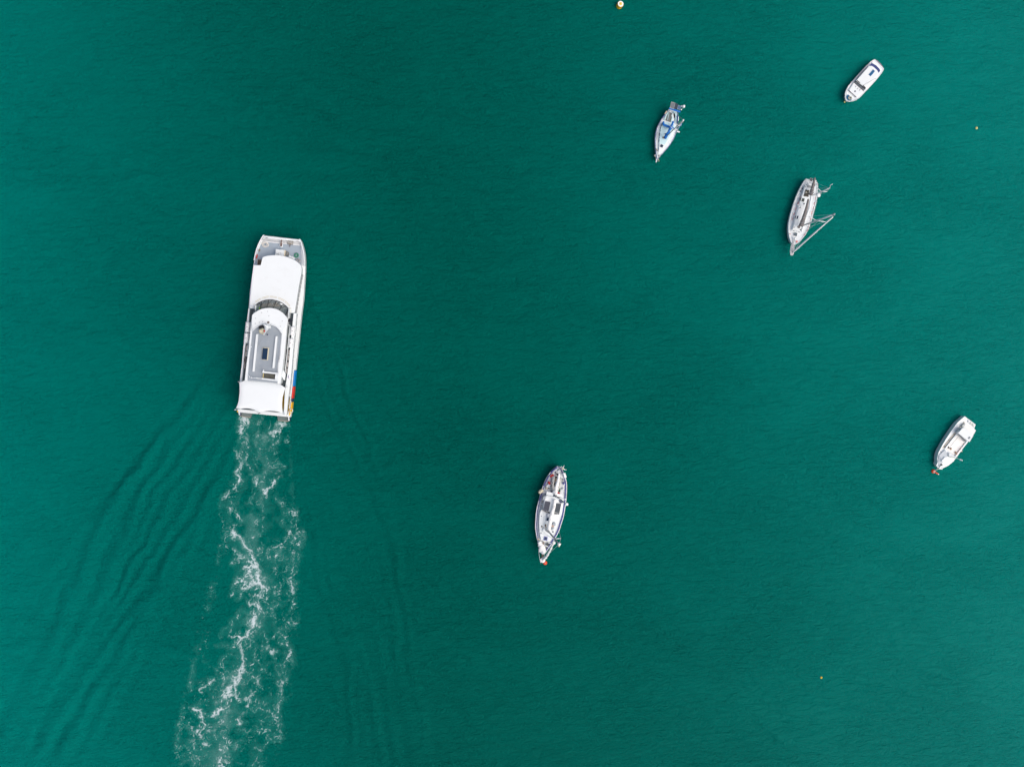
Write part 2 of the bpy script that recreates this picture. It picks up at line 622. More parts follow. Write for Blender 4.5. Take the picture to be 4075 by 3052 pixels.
# crests of the bow and stern waves spreading from the ferry: (zone, points, amplitude, width)
CRESTS = [
    (WL, [(1180, -420), (1060, -250), (930, -80), (830, 60), (650, 270), (490, 540), (390, 740), (230, 1130), (30, 1500), (-60, 1680)], 0.26, 1.2),
    (WL, [(1150, -330), (1010, -120), (870, 100), (700, 330), (600, 520), (520, 720), (330, 1090), (120, 1480), (30, 1680)], 0.27, 1.0),
    (WL, [(1140, 20), (1060, 200), (930, 470), (810, 640), (700, 860), (520, 1060), (330, 1330), (170, 1600), (100, 1720)], 0.34, 1.0),
    (WL, [(1060, 260), (980, 450), (850, 680), (720, 900), (600, 1070), (430, 1330), (300, 1570), (240, 1720)], 0.36, 1.0),
    (WL, [(930, 620), (800, 860), (700, 1010), (600, 1180), (480, 1400), (360, 1640)], 0.19, 0.9),
    (WL, [(600, 330), (470, 480), (330, 640), (180, 800)], 0.08, 1.0),
    (WR, [(36, 20), (48, 110), (62, 180), (90, 280), (150, 400), (220, 580), (290, 780)], 0.18, 0.6),
    (WR, [(10, 250), (60, 380), (130, 560), (230, 740), (300, 900), (345, 1060)], 0.13, 0.7),
    (WR, [(270, 780), (300, 830), (330, 960), (340, 1100), (350, 1180), (380, 1380), (430, 1640), (450, 1720)], 0.11, 0.8),
    (WR, [(30, 780), (60, 900), (75, 1050), (120, 1180), (165, 1340), (175, 1500), (190, 1680)], 0.13, 0.7),
    (WR, [(180, 1200), (235, 1370), (260, 1560), (280, 1680)], 0.16, 0.7),
    (WR, [(255, 1160), (330, 1300), (380, 1500), (410, 1680)], 0.10, 0.8),
]
CRW = [([(q.x, q.y) for q in [zn(u, v, 0) for u, v in pp]], am, wd) for zn, pp, am, wd in CRESTS]


def resample(pts, n=16):
    p = np.array(pts)
    d = np.r_[0, np.cumsum(np.hypot(*np.diff(p, axis=0).T))]
    t = np.linspace(0, d[-1], n)
    return np.c_[np.interp(t, d, p[:, 0]), np.interp(t, d, p[:, 1])]


base = list(CRW)
CRW = [(p, am * 1.25, wd * 0.75) for p, am, wd in base]
for ia, ib, am, ts in ((0, 1, 0.13, (0.33, 0.66)), (1, 2, 0.14, (0.2, 0.45, 0.7)), (2, 3, 0.14, (0.35, 0.7)), (3, 4, 0.11, (0.35, 0.7)), (5, 0, 0.06, (0.35, 0.6, 0.8)), (6, 7, 0.07, (0.5,)), (9, 10, 0.08, (0.4, 0.75)), (10, 8, 0.08, (0.35, 0.7))):
    A_, B_ = resample(base[ia][0]), resample(base[ib][0])
    for t in ts:
        CRW.append(([tuple(q) for q in A_ * (1 - t) + B_ * t], am * 1.35, 0.6))
rs = np.random.RandomState(5)
WAVES = []
for k in range(34):
    lam = 1.5 * (6.0 / 1.5) ** rs.rand()
    ang = math.radians(75 + rs.randn() * 24)
    WAVES.append((2 * math.pi / lam * math.cos(ang), 2 * math.pi / lam * math.sin(ang), rs.rand() * 6.28, 0.0034 * lam ** 0.9))


def water_height(X, Y):
    H = np.zeros(X.shape)
    wx = X + 3 * (fbm(X / 11, Y / 11, 31, 2) - 0.5) * 2
    wy = Y + 3 * (fbm(X / 11, Y / 11, 41, 2) - 0.5) * 2
    for kx, ky, ph, am in WAVES:
        H += am * np.sin(kx * wx + ky * wy + ph)
    H *= 0.35 + 1.3 * fbm(X / 26 + 5, Y / 14 + 3, 51, 3)
    jx = X + 1.6 * (fbm(X / 4, Y / 4, 61, 3) - 0.5)
    jy = Y + 1.6 * (fbm(X / 4, Y / 4, 71, 3) - 0.5)
    for pts, am, wd in CRW:
        xs, ys = [p[0] for p in pts], [p[1] for p in pts]
        m = (X > min(xs) - 6) & (X < max(xs) + 6) & (Y > min(ys) - 6) & (Y < max(ys) + 6)
        if not m.any():
            continue
        d, s, al = seg_dist(jx[m], jy[m], pts)
        w = wd * (0.75 + 0.55 * al)
        env = np.clip(al * 2.6, 0, 1) * np.clip((1 - al) * 8, 0, 1) * (0.25 + 1.3 * fbm(X[m] / 5, Y[m] / 5, 81, 3))
        H[m] += am * env * (np.exp(-(d / w) ** 2) - 0.3 * np.exp(-((d - 1.7 * w) / w) ** 2))
    fade = np.clip((170 - np.hypot(X - 15, Y)) / 40, 0, 1)
    return H * fade


def axis(lo, hi, step, far):
    c = list(np.arange(lo, hi + step, step))
    a, s = [], step
    x = c[-1]
    while x < far:
        s *= 1.35
        x += s
        a.append(x)
    b, s = [], step
    x = c[0]
    while x > -far:
        s *= 1.35
        x -= s
        b.append(x)
    return np.array(b[::-1] + c + a)


def grid_mesh(name, X, Y, Z, keep=None):
    ny, nx = X.shape
    idx = np.arange(nx * ny).reshape(ny, nx)
    f = np.stack([idx[:-1, :-1], idx[:-1, 1:], idx[1:, 1:], idx[1:, :-1]], -1).reshape(-1, 4)
    co = np.stack([X, Y, Z], -1).reshape(-1, 3)
    used = None
    if keep is not None:
        kf = keep.reshape(-1)
        f = f[(kf[f]).any(1)]
        used = np.unique(f)
        remap = np.full(nx * ny, -1)
        remap[used] = np.arange(len(used))
        f = remap[f]
        co = co[used]
    me = bpy.data.meshes.new(name)
    me.vertices.add(len(co))
    me.vertices.foreach_set('co', co.astype(np.float32).ravel())
    me.loops.add(len(f) * 4)
    me.loops.foreach_set('vertex_index', f.astype(np.int32).ravel())
    me.polygons.add(len(f))
    me.polygons.foreach_set('loop_start', np.arange(0, len(f) * 4, 4, dtype=np.int32))
    me.polygons.foreach_set('loop_total', np.full(len(f), 4, dtype=np.int32))
    me.polygons.foreach_set('use_smooth', np.ones(len(f), dtype=bool))
    me.update()
    me.validate()
    return me, used


WATER_BASE = (0.0, 0.074, 0.058)
WATER_SKYLIT = (0.0, 0.154, 0.134)  # same water, lightened in colour to stand for reflected sky


def water_mat():
    m = bpy.data.materials.new('green_harbour_water')
    m.use_nodes = True
    n, l = m.node_tree.nodes, m.node_tree.links
    p = n['Principled BSDF']
    p.inputs['Roughness'].default_value = 0.16
    p.inputs['IOR'].default_value = 1.33
    p.inputs['Specular IOR Level'].default_value = 0.25
    p.inputs['Specular Tint'].default_value = (0.0, 0.8, 0.72, 1)
    geo = n.new('ShaderNodeNewGeometry')
    # brighter sky reflection and glint painted into the base colour towards both sides
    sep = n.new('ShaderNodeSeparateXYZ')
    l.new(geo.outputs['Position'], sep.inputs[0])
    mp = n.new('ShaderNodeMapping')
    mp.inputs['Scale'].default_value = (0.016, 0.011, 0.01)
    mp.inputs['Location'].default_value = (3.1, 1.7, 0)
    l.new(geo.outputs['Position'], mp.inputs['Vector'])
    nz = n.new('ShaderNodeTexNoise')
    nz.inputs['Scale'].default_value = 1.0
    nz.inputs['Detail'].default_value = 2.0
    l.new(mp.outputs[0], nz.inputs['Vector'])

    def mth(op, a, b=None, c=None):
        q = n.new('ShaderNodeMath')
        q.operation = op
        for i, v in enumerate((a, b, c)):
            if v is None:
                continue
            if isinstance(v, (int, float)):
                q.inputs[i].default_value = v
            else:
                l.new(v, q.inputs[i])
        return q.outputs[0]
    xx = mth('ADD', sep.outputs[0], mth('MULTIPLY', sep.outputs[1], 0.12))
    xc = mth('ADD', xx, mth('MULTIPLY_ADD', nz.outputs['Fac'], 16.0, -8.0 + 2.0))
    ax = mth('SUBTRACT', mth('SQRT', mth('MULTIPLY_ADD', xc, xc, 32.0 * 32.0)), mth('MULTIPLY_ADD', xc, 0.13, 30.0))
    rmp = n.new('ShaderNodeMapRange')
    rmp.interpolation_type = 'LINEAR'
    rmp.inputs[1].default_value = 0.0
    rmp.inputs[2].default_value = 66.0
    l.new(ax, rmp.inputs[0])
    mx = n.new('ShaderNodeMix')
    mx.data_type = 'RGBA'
    mx.inputs[6].default_value = (*WATER_BASE, 1)
    mx.inputs[7].default_value = (*WATER_SKYLIT, 1)
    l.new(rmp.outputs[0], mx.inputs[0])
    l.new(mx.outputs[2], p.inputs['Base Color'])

    def rip(sx, sy, rot, det, rough):
        q = n.new('ShaderNodeMapping')
        q.inputs['Scale'].default_value = (sx, sy, 1.0)
        q.inputs['Rotation'].default_value = (0, 0, math.radians(rot))
        l.new(geo.outputs['Position'], q.inputs['Vector'])
        z = n.new('ShaderNodeTexNoise')
        z.inputs['Scale'].default_value = 1.0
        z.inputs['Detail'].default_value = det
        z.inputs['Roughness'].default_value = rough
        z.inputs['Distortion'].default_value = 0.6
        l.new(q.outputs[0], z.inputs['Vector'])
        return z.outputs['Fac']
    a = rip(0.40, 1.15, -8, 4.0, 0.62)
    b = rip(1.9, 3.4, 12, 3.0, 0.6)
    c = rip(5.0, 6.5, -25, 2.0, 0.5)
    patch = rip(0.035, 0.06, 8, 3.0, 0.6)
    pr = n.new('ShaderNodeMapRange')
    pr.inputs[1].default_value = 0.35
    pr.inputs[2].default_value = 0.65
    pr.inputs[3].default_value = 0.55
    pr.inputs[4].default_value = 0.85
    l.new(patch, pr.inputs[0])
    prev = None
    for src, dist in ((a, 0.62), (b, 0.34), (c, 0.10)):
        bp = n.new('ShaderNodeBump')
        bp.inputs['Distance'].default_value = dist
        l.new(pr.outputs[0], bp.inputs['Strength'])
        l.new(src, bp.inputs['Height'])
        if prev is not None:
            l.new(prev.outputs['Normal'], bp.inputs['Normal'])
        prev = bp
    l.new(prev.outputs['Normal'], p.inputs['Normal'])
    return m


gx, gy = axis(-82, 112, 0.34, 7000), axis(-74, 70, 0.34, 7000)
GX, GY = np.meshgrid(gx, gy)
me, _ = grid_mesh('sea_water', GX, GY, water_height(GX, GY))
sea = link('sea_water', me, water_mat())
sea['kind'] = 'structure'

# ------------------------------------------------------------------ foam of the ferry's wake
W1, W2, W3 = zone(800, 1650, 500 / 1657), zone(750, 2100, 500 / 1657), zone(650, 2552, 550 / 1823)
FOAM = [
    (W1, 1.0, 22, [(562, 30), (560, 110), (540, 180), (535, 235)]), (W1, .8, 10, [(612, 45), (605, 160)]),
    (W1, .7, 8, [(545, 250), (520, 300), (490, 360)]), (W1, .6, 6, [(580, 180), (600, 270), (600, 350), (560, 400), (525, 530)]),
    (W1, .8, 8, [(600, 370), (625, 440), (620, 520), (605, 640), (650, 690), (675, 780)]), (W1, .55, 6, [(625, 440), (690, 520), (745, 690)]),
    (W1, .9, 10, [(540, 630), (510, 690), (470, 780), (520, 840), (490, 910), (440, 990), (360, 1040), (290, 1100)]),
    (W1, .8, 8, [(330, 1060), (390, 1070), (395, 1130), (360, 1230), (410, 1310), (510, 1340), (520, 1450)]),
    (W1, .5, 6, [(280, 1110), (255, 1200), (260, 1340), (320, 1390), (350, 1450), (370, 1560)]),
    (W1, .6, 6, [(795, 0), (770, 120), (755, 260), (750, 440), (740, 600), (740, 700), (770, 790), (740, 980), (690, 1080), (620, 1180)]),
    (W1, .9, 10, [(715, 840), (715, 930)]), (W1, .8, 10, [(470, 790), (540, 850)]),
    (W1, .6, 6, [(915, 0), (905, 130), (870, 220), (858, 320), (855, 420), (870, 500), (850, 560), (885, 710), (820, 850), (800, 960), (770, 1110), (800, 1200), (820, 1290), (780, 1370), (805, 1430), (825, 1530), (800, 1640)]),
    (W1, 1.0, 24, [(1062, 110), (1045, 170), (1000, 235), (955, 250)]), (W1, .5, 8, [(1130, 120), (1150, 200)]),
    (W1, .7, 8, [(1030, 270), (1010, 340), (930, 440), (960, 500), (1000, 520), (1000, 600), (1040, 660), (1010, 730), (1050, 810), (950, 870)]),
    (W1, 1.0, 13, [(960, 860), (920, 930), (870, 965), (835, 1060)]), (W1, .6, 6, [(910, 960), (970, 1060), (1070, 1180), (1110, 1240), (1095, 1310)]),
    (W1, .8, 9, [(1150, 1290), (1240, 1260), (1230, 1350), (1250, 1450), (1180, 1500), (1150, 1550)]), (W1, .7, 8, [(1250, 1450), (1300, 1620)]),
    (W1, .9, 10, [(440, 1460), (430, 1530), (430, 1620)]), (W1, .7, 8, [(450, 1590), (550, 1650)]),
    (W1, .35, 6, [(1180, 420), (1200, 700), (1195, 1060), (1220, 1200), (1290, 1400)]),
    (W2, .9, 10, [(600, 0), (590, 100), (680, 130), (740, 230), (800, 290), (860, 400)]),
    (W2, 1.0, 12, [(830, 330), (880, 480), (900, 580), (930, 680), (960, 800), (1000, 830), (950, 900), (870, 900), (900, 990), (930, 1060), (870, 1130), (880, 1210), (870, 1260), (800, 1380), (740, 1430), (640, 1440), (580, 1430)]),
    (W2, .9, 12, [(820, 570), (760, 630), (830, 640), (880, 720), (920, 710)]), (W2, .8, 8, [(780, 640), (620, 710), (600, 760), (620, 810), (560, 870)]),
    (W2, .9, 10, [(740, 720), (700, 800), (810, 780), (830, 720)]), (W2, .7, 7, [(660, 820), (690, 910), (630, 940)]),
    (W2, .9, 11, [(990, 770), (1050, 830), (1030, 950), (980, 930)]), (W2, .9, 11, [(870, 900), (800, 950), (820, 1020), (880, 990), (940, 1060), (900, 1140)]),
    (W2, .6, 6, [(990, 0), (960, 140), (980, 220), (960, 300)]), (W2, .8, 10, [(590, 290), (660, 350), (740, 380)]), (W2, .8, 10, [(690, 390), (650, 430), (590, 450)]),
    (W2, .5, 7, [(510, 180), (430, 240), (410, 380), (380, 460)]), (W2, .5, 7, [(480, 290), (500, 340)]), (W2, 1.0, 14, [(800, 460), (870, 490), (730, 530)]),
    (W2, .8, 9, [(1350, 60), (1280, 170), (1200, 230), (1060, 280), (1040, 380)]), (W2, .8, 9, [(1080, 400), (1180, 340), (1200, 240)]),
    (W2, .8, 9, [(1450, 80), (1470, 170), (1370, 300), (1370, 460), (1350, 640), (1330, 700), (1390, 840), (1370, 900), (1400, 1030), (1350, 1120), (1330, 1250), (1330, 1340), (1290, 1500), (1300, 1560)]),
    (W2, .9, 11, [(1320, 690), (1360, 800), (1390, 860)]), (W2, .8, 9, [(1120, 880), (1200, 850), (1300, 870), (1350, 920), (1240, 960)]),
    (W2, .7, 8, [(1200, 880), (1190, 960), (1110, 1050), (1100, 1130), (1190, 1220), (1220, 1320), (1130, 1420), (1030, 1500)]), (W2, .7, 8, [(1290, 1280), (1180, 1320), (1230, 1420), (1220, 1500)]),
    (W2, .7, 8, [(1110, 540), (1180, 520), (1130, 590), (1220, 600)]), (W2, .5, 7, [(960, 410), (1070, 400), (1170, 350)]), (W2, .6, 7, [(1170, 620), (1180, 690), (1120, 780)]),
    (W2, .6, 7, [(700, 1080), (610, 1170), (570, 1260), (545, 1350), (580, 1425)]), (W2, .9, 10, [(700, 1450), (650, 1490), (600, 1590)]), (W2, .8, 9, [(690, 1480), (690, 1570), (720, 1650)]),
    (W2, .8, 10, [(780, 1440), (820, 1490), (780, 1570), (720, 1580)]), (W2, .5, 6, [(510, 1330), (460, 1350), (440, 1420)]), (W2, .5, 6, [(350, 1550), (420, 1540), (510, 1550), (520, 1600)]),
    (W2, .8, 12, [(1060, 1580), (1110, 1640), (1150, 1620)]), (W2, .8, 12, [(1330, 1600), (1345, 1650)]), (W2, .7, 8, [(1000, 1110), (1010, 1170), (960, 1250), (910, 1290)]),
    (W2, .6, 8, [(980, 1400), (1030, 1450), (1120, 1440)]), (W2, .8, 12, [(640, 650), (700, 690), (620, 720)]),
    (W3, .9, 10, [(1010, 40), (1040, 100), (1060, 200), (1060, 300), (1060, 410)]), (W3, .9, 10, [(1030, 330), (1010, 430), (970, 500)]), (W3, .8, 8, [(830, 200), (765, 260), (785, 380), (790, 480)]),
    (W3, 1.0, 13, [(785, 420), (795, 470)]), (W3, .6, 6, [(765, 330), (700, 380), (740, 450)]), (W3, .6, 7, [(820, 420), (920, 410), (1000, 350)]), (W3, 1.0, 16, [(935, 500), (935, 550)]),
    (W3, .8, 8, [(890, 450), (940, 500), (930, 550), (850, 640), (770, 710)]), (W3, .9, 11, [(940, 580), (960, 690), (990, 790)]), (W3, .9, 12, [(870, 640), (850, 730), (800, 720)]), (W3, .8, 9, [(690, 710), (680, 745), (710, 780), (830, 740)]),
    (W3, .9, 10, [(640, 510), (570, 580), (480, 630), (520, 670)]), (W3, .7, 8, [(460, 550), (530, 540), (600, 510)]), (W3, .8, 7, [(870, 840), (760, 890)]), (W3, 1.0, 13, [(760, 890), (700, 940), (670, 980)]),
    (W3, .9, 10, [(380, 880), (450, 910), (520, 950), (510, 1050), (545, 1090), (530, 1150), (430, 1180), (490, 1230)]), (W3, .7, 7, [(520, 950), (610, 985)]), (W3, .8, 9, [(350, 1020), (375, 1130), (430, 1180)]), (W3, 1.0, 13, [(440, 1190), (485, 1235)]),
    (W3, .9, 12, [(1120, 760), (1140, 810), (1100, 860)]), (W3, .7, 7, [(1130, 850), (1150, 910), (1220, 880), (1270, 860), (1340, 910), (1440, 930), (1500, 1020), (1520, 1080), (1530, 1180)]),
    (W3, .8, 9, [(1670, 120), (1690, 230), (1600, 280), (1640, 400), (1620, 470), (1560, 570), (1540, 700), (1540, 800), (1510, 930)]), (W3, 1.0, 12, [(1670, 110), (1675, 170)]),
    (W3, .9, 12, [(1390, 80), (1440, 150), (1480, 120)]), (W3, .7, 7, [(1400, 280), (1350, 350), (1400, 430), (1460, 450)]), (W3, .9, 11, [(1160, 640), (1170, 700), (1090, 760)]),
    (W3, .6, 6, [(800, 900), (830, 1000), (850, 1060), (790, 1110)]), (W3, .8, 8, [(740, 1130), (770, 1220), (860, 1320), (850, 1390), (790, 1480), (760, 1560)]), (W3, .9, 10, [(1005, 1030), (990, 1060)]),
    (W3, .8, 8, [(1050, 1170), (1110, 1190), (1200, 1190), (1270, 1210)]), (W3, .8, 9, [(1230, 1140), (1280, 1150), (1290, 1190)]), (W3, .7, 8, [(1310, 1110), (1350, 1140), (1400, 1150)]),
    (W3, .7, 7, [(1450, 1210), (1490, 1290), (1430, 1310), (1390, 1280), (1340, 1370), (1280, 1430)]), (W3, .8, 9, [(400, 1290), (440, 1330), (410, 1370), (430, 1420)]), (W3, .8, 9, [(340, 1450), (370, 1560), (400, 1650)]),
    (W3, .6, 6, [(410, 1500), (540, 1520), (570, 1480), (660, 1450)]), (W3, 1.0, 15, [(780, 1570), (850, 1600), (790, 1640), (750, 1590)]), (W3, .5, 6, [(920, 1390), (960, 1330), (1030, 1310)]),
    (W3, .5, 7, [(470, 80), (430, 200), (410, 330), (370, 460), (350, 620), (300, 720), (250, 850), (250, 970), (210, 1060), (190, 1300)]), (W3, .5, 6, [(1180, 1640), (1260, 1560), (1280, 1530)]),
    (W3, .6, 7, [(590, 1150), (690, 1110), (740, 1050)]), (W3, .6, 7, [(1010, 960), (1080, 930)]), (W3, .6, 6, [(1440, 560), (1500, 570), (1520, 600)]), (W3, .6, 7, [(1110, 530), (1180, 470), (1220, 450)]),
    (W3, .6, 7, [(1310, 1040), (1350, 1010), (1440, 990), (1490, 1010)]),
]
# looser belts of drifting flecks: (zone, strength, half width, points)
BELTS = [
    (W2, .75, 70, [(330, 740), (280, 950), (230, 1150), (200, 1350), (150, 1640)]),
    (W3, .7, 60, [(470, 60), (420, 300), (360, 560), (300, 780), (250, 1000), (210, 1300), (160, 1640)]),
    (W2, .7, 90, [(1440, 60), (1370, 300), (1350, 640), (1390, 900), (1340, 1200), (1300, 1560)]),
    (W3, .7, 90, [(1640, 120), (1600, 420), (1530, 700), (1490, 1000), (1490, 1300)]),
    (W2, .75, 120, [(860, 300), (870, 600), (890, 900), (870, 1200), (760, 1440), (700, 1640)]),
    (W3, .65, 130, [(1040, 60), (1000, 400), (900, 700), (800, 1000), (780, 1300), (740, 1640)]),
    (W3, .6, 200, [(620, 500), (480, 900), (430, 1300), (420, 1640)]),
    (W3, .6, 220, [(1250, 100), (1250, 600), (1240, 1100), (1180, 1600)]),
    (W2, .5, 200, [(1180, 300), (1160, 700), (1150, 1100), (1150, 1600)]),
    (W1, .6, 70, [(560, 100), (550, 500), (480, 800), (380, 1100), (330, 1400), (420, 1640)]),
    (W1, .6, 70, [(1040, 120), (920, 450), (1000, 700), (1050, 1100), (1190, 1400), (1200, 1640)]),
    (W1, .5, 90, [(760, 100), (740, 700), (720, 1200), (700, 1640)]),
]


def foam_sheet():
    c = [world_at(a, b, 0) for a, b in ((660, 1640), (1260, 1640), (640, 3120), (1260, 3120))]
    step = 0.085
    xs = np.arange(min(p.x for p in c), max(p.x for p in c), step)
    ys = np.arange(min(p.y for p in c), max(p.y for p in c), step)
    X, Y = np.meshgrid(xs, ys)
    warps = []
    for k, (am, sc, inten) in enumerate(((0.9, 1.0, 1.0), (2.0, 1.3, 0.72), (2.6, 1.6, 0.6), (1.6, 0.7, 0.5))):
        warps.append((X + am * (fbm(X / sc, Y / sc, 101 + 40 * k, 4) - 0.5) + 0.22 * (fbm(X / 0.3, Y / 0.3, 121 + 40 * k, 2) - 0.5),
                      Y + am * (fbm(X / sc, Y / sc, 111 + 40 * k, 4) - 0.5) + 0.22 * (fbm(X / 0.3, Y / 0.3, 131 + 40 * k, 2) - 0.5), inten))
    wx, wy, _ = warps[0]
    chain = np.clip((vnoise(wx / 0.20, wy / 0.24, 271) - 0.38) * 4, 0, 1)
    wide = fbm(X / 0.9, Y / 0.9, 141, 2)
    gap = fbm(X / 0.8, Y / 0.9, 301, 3)
    hole = 1 - np.abs(fbm(warps[1][0] / 0.55, warps[1][1] / 0.6, 291, 3) - 0.5) * 4.5
    D = np.zeros(X.shape)
    glow = np.zeros(X.shape)
    strokes = [(it, w, [(q.x, q.y) for q in smooth_pts([zn(u, v, 0) for u, v in pts], 2)], 4) for zn, it, w, pts in FOAM]
    rnd = random.Random(21)
    for bi, n in ((4, 40), (5, 44), (6, 22), (7, 26), (8, 22), (2, 16), (3, 16), (9, 22), (10, 22)):
        zn, it, w, pts = BELTS[bi]
        Q = [zn(u, v, 0) for u, v in pts]
        for _ in range(n):
            i = rnd.randrange(len(Q) - 1)
            c = Q[i].lerp(Q[i + 1], rnd.random()) + Vector((rnd.gauss(0, 0.5), rnd.gauss(0, 0.3), 0)) * (w * 0.0129)
            r0, a0, sw = rnd.uniform(0.25, 1.5), rnd.uniform(0, 6.28), rnd.choice((1, -1)) * rnd.uniform(0.7, 3.2)
            sp = rnd.uniform(0.4, 1.5)
            arc = [(c.x + r0 * (1 + (sp - 1) * t) * math.cos(a0 + sw * t) * 0.85, c.y + r0 * (1 + (sp - 1) * t) * math.sin(a0 + sw * t) * 1.15) for t in [k / 9 for k in range(10)]]
            strokes.append((rnd.uniform(0.4, 0.8), rnd.choice((4, 5, 6, 7, 8, 11)), arc, 1))
    for it, w, P, nw in strokes:
        xs_, ys_ = [p[0] for p in P], [p[1] for p in P]
        m = (X > min(xs_) - 2) & (X < max(xs_) + 2) & (Y > min(ys_) - 2) & (Y < max(ys_) + 2)
        if not m.any():
            continue
        thin = w < 9.5
        for k, (ax_, ay_, inten) in enumerate(warps[:nw]):
            wm = w * 0.0129 * (0.75 if k == 0 else 0.42)
            d, s_, al = seg_dist(ax_[m], ay_[m], P)
            wv = wm * (0.35 + 1.4 * wide[m])
            g = it * inten * np.exp(-(d / wv) ** 2)
            if thin or k > 0:
                g = g * (0.25 + 0.75 * chain[m])
            if k == 0:
                g = g * (0.3 + 0.7 * np.clip((gap[m] - 0.40) * 7, 0, 1))
            if k == 0 and w >= 10 and nw > 1:                  # ragged patches of thicker foam round the strong threads
                g = np.maximum(g, 0.72 * it * np.exp(-(d / (4.2 * wm)) ** 2) * np.clip((hole[m] - 0.38) * 5, 0, 1))
            D[m] = np.maximum(D[m], g)
            if k == 0:
                glow[m] = np.maximum(glow[m], it * np.exp(-(d / (wm * 3 + 0.3)) ** 2))
    area = np.zeros(X.shape)
    for zn, it, w, pts in BELTS:
        P = [(q.x, q.y) for q in [zn(u, v, 0) for u, v in pts]]
        wm = w * 0.0129
        d, s, al = seg_dist(wx, wy, P)
        area = np.maximum(area, it * np.exp(-(d / wm) ** 2))
    # thin curling threads: ridges of a strongly warped noise
    ux = X + 2.2 * (fbm(X / 2.6, Y / 2.6, 151, 3) - 0.5)
    uy = Y + 2.2 * (fbm(X / 2.6, Y / 2.6, 161, 3) - 0.5)
    r1 = 1 - np.abs(fbm(ux / 1.5, uy / 2.0, 171, 4) - 0.5) * 2
    r2 = 1 - np.abs(fbm(ux / 0.7, uy / 0.9, 181, 3) - 0.5) * 2
    th = np.clip((r1 - 0.955) / 0.03, 0, 1) * 0.75 + np.clip((r2 - 0.955) / 0.03, 0, 1) * 0.35
    th *= np.clip((fbm(X / 1.7, Y / 1.7, 191, 3) - 0.46) * 8, 0, 1)
    fl = np.clip((vnoise(wx / 0.17, wy / 0.2, 201) - 0.74) * 7, 0, 1) * np.clip((fbm(X / 0.9, Y / 1.2, 211, 3) - 0.47) * 9, 0, 1)
    n1 = fbm(wx / 0.42, wy / 0.42, 221, 4)
    n2 = fbm(X / 0.8, Y / 1.0, 231, 3)
    core = np.clip((D - 0.55 * n1 - 0.45 * (n2 - 0.46)) * 1.9, 0, 1) * (0.45 + 0.65 * n2)
    spray = np.clip((glow - 0.25) * 1.3, 0, 1) * np.clip((vnoise(wx / 0.15, wy / 0.17, 251) - 0.70) * 5, 0, 1) * np.clip((n2 - 0.40) * 5, 0, 1) * 0.75
    A = np.maximum(core, np.maximum(np.maximum(spray, np.clip(glow * 1.4 - 0.15, 0, 1) * th * 0.9), area * np.maximum(th * 0.8, fl * 0.95) * np.clip(n2 * 2.2 - 0.35, 0, 1)))
    haze = 0.16 * glow * np.clip((fbm(X / 1.6, Y / 2.0, 261, 3) - 0.3) * 3, 0, 1) + 0.06 * area * np.clip((fbm(X / 2.2, Y / 2.8, 241, 3) - 0.45) * 5, 0, 1)
    d, s_, al = seg_dist(warps[2][0], warps[2][1], [(q.x, q.y) for q in (W1(800, 120, 0), W1(740, 900, 0), W2(830, 200, 0), W2(860, 900, 0), W2(760, 1500, 0), W3(900, 700, 0), W3(760, 1300, 0), W3(700, 1800, 0))])
    haze = haze + 0.15 * np.exp(-(d / 2.3) ** 2) * np.clip((fbm(warps[1][0] / 2.4, warps[1][1] / 3.2, 281, 4) - 0.36) * 3.5, 0, 1)
    A = np.clip(np.maximum(A * 0.80, 0) + haze * 1.15, 0, 0.78)
    A[A < 0.03] = 0
    Z = water_height(X, Y) + 0.025
    me, used = grid_mesh('wake_foam', X, Y, Z, keep=A > 0.03)
    at = me.attributes.new('foam', 'FLOAT', 'POINT')
    at.data.foreach_set('value', A.ravel()[used].astype(np.float32))
    m = bpy.data.materials.new('sea_foam')
    m.use_nodes = True
    n, l = m.node_tree.nodes, m.node_tree.links
    p = n['Principled BSDF']
    p.inputs['Roughness'].default_value = 0.9
    a = n.new('ShaderNodeAttribute')
    a.attribute_name = 'foam'
    l.new(a.outputs['Fac'], p.inputs['Alpha'])
    cr = n.new('ShaderNodeValToRGB')                      # milky aerated water where the foam is thin, white bubbles where it is thick
    cr.color_ramp.elements[0].position = 0.12
    cr.color_ramp.elements[0].color = (0.08, 0.42, 0.37, 1)
    cr.color_ramp.elements[1].position = 0.7
    cr.color_ramp.elements[1].color = (0.60, 0.71, 0.74, 1)
    l.new(a.outputs['Fac'], cr.inputs[0])
    l.new(cr.outputs[0], p.inputs['Base Color'])
    o = link('wake_foam', me, m)
    o['kind'] = 'stuff'
    o['label'] = 'white lacy wake foam trailing behind the large white ferry'
    o['category'] = 'foam'


foam_sheet()


# ================================================================== the ferry
def inset_poly(pts, d):
    n = len(pts)
    area = sum(pts[i][0] * pts[(i + 1) % n][1] - pts[(i + 1) % n][0] * pts[i][1] for i in range(n))
    sg = 1 if area > 0 else -1
    out = []
    for i in range(n):
        a, b, c = Vector(pts[i - 1][:2]), Vector(pts[i][:2]), Vector(pts[(i + 1) % n][:2])
        e1, e2 = (b - a).normalized(), (c - b).normalized()
        n1, n2 = Vector((-e1.y, e1.x)) * sg, Vector((-e2.y, e2.x)) * sg
        m = (n1 + n2)
        if m.length < 1e-6:
            m = n1
        m.normalize()
        k = d / max(0.45, m.dot(n1))
        out.append((b + m * k)[:])
    return out


def sheet3(T, name, zn, uvz, th, m, parent=None):
    p = [T.at(zn, u, v, z) for u, v, z in uvz]
    return link(name, prism_mesh([(q.x, q.y) for q in p], [q.z - th for q in p], [q.z for q in p], 0, name), m, parent or T.e)


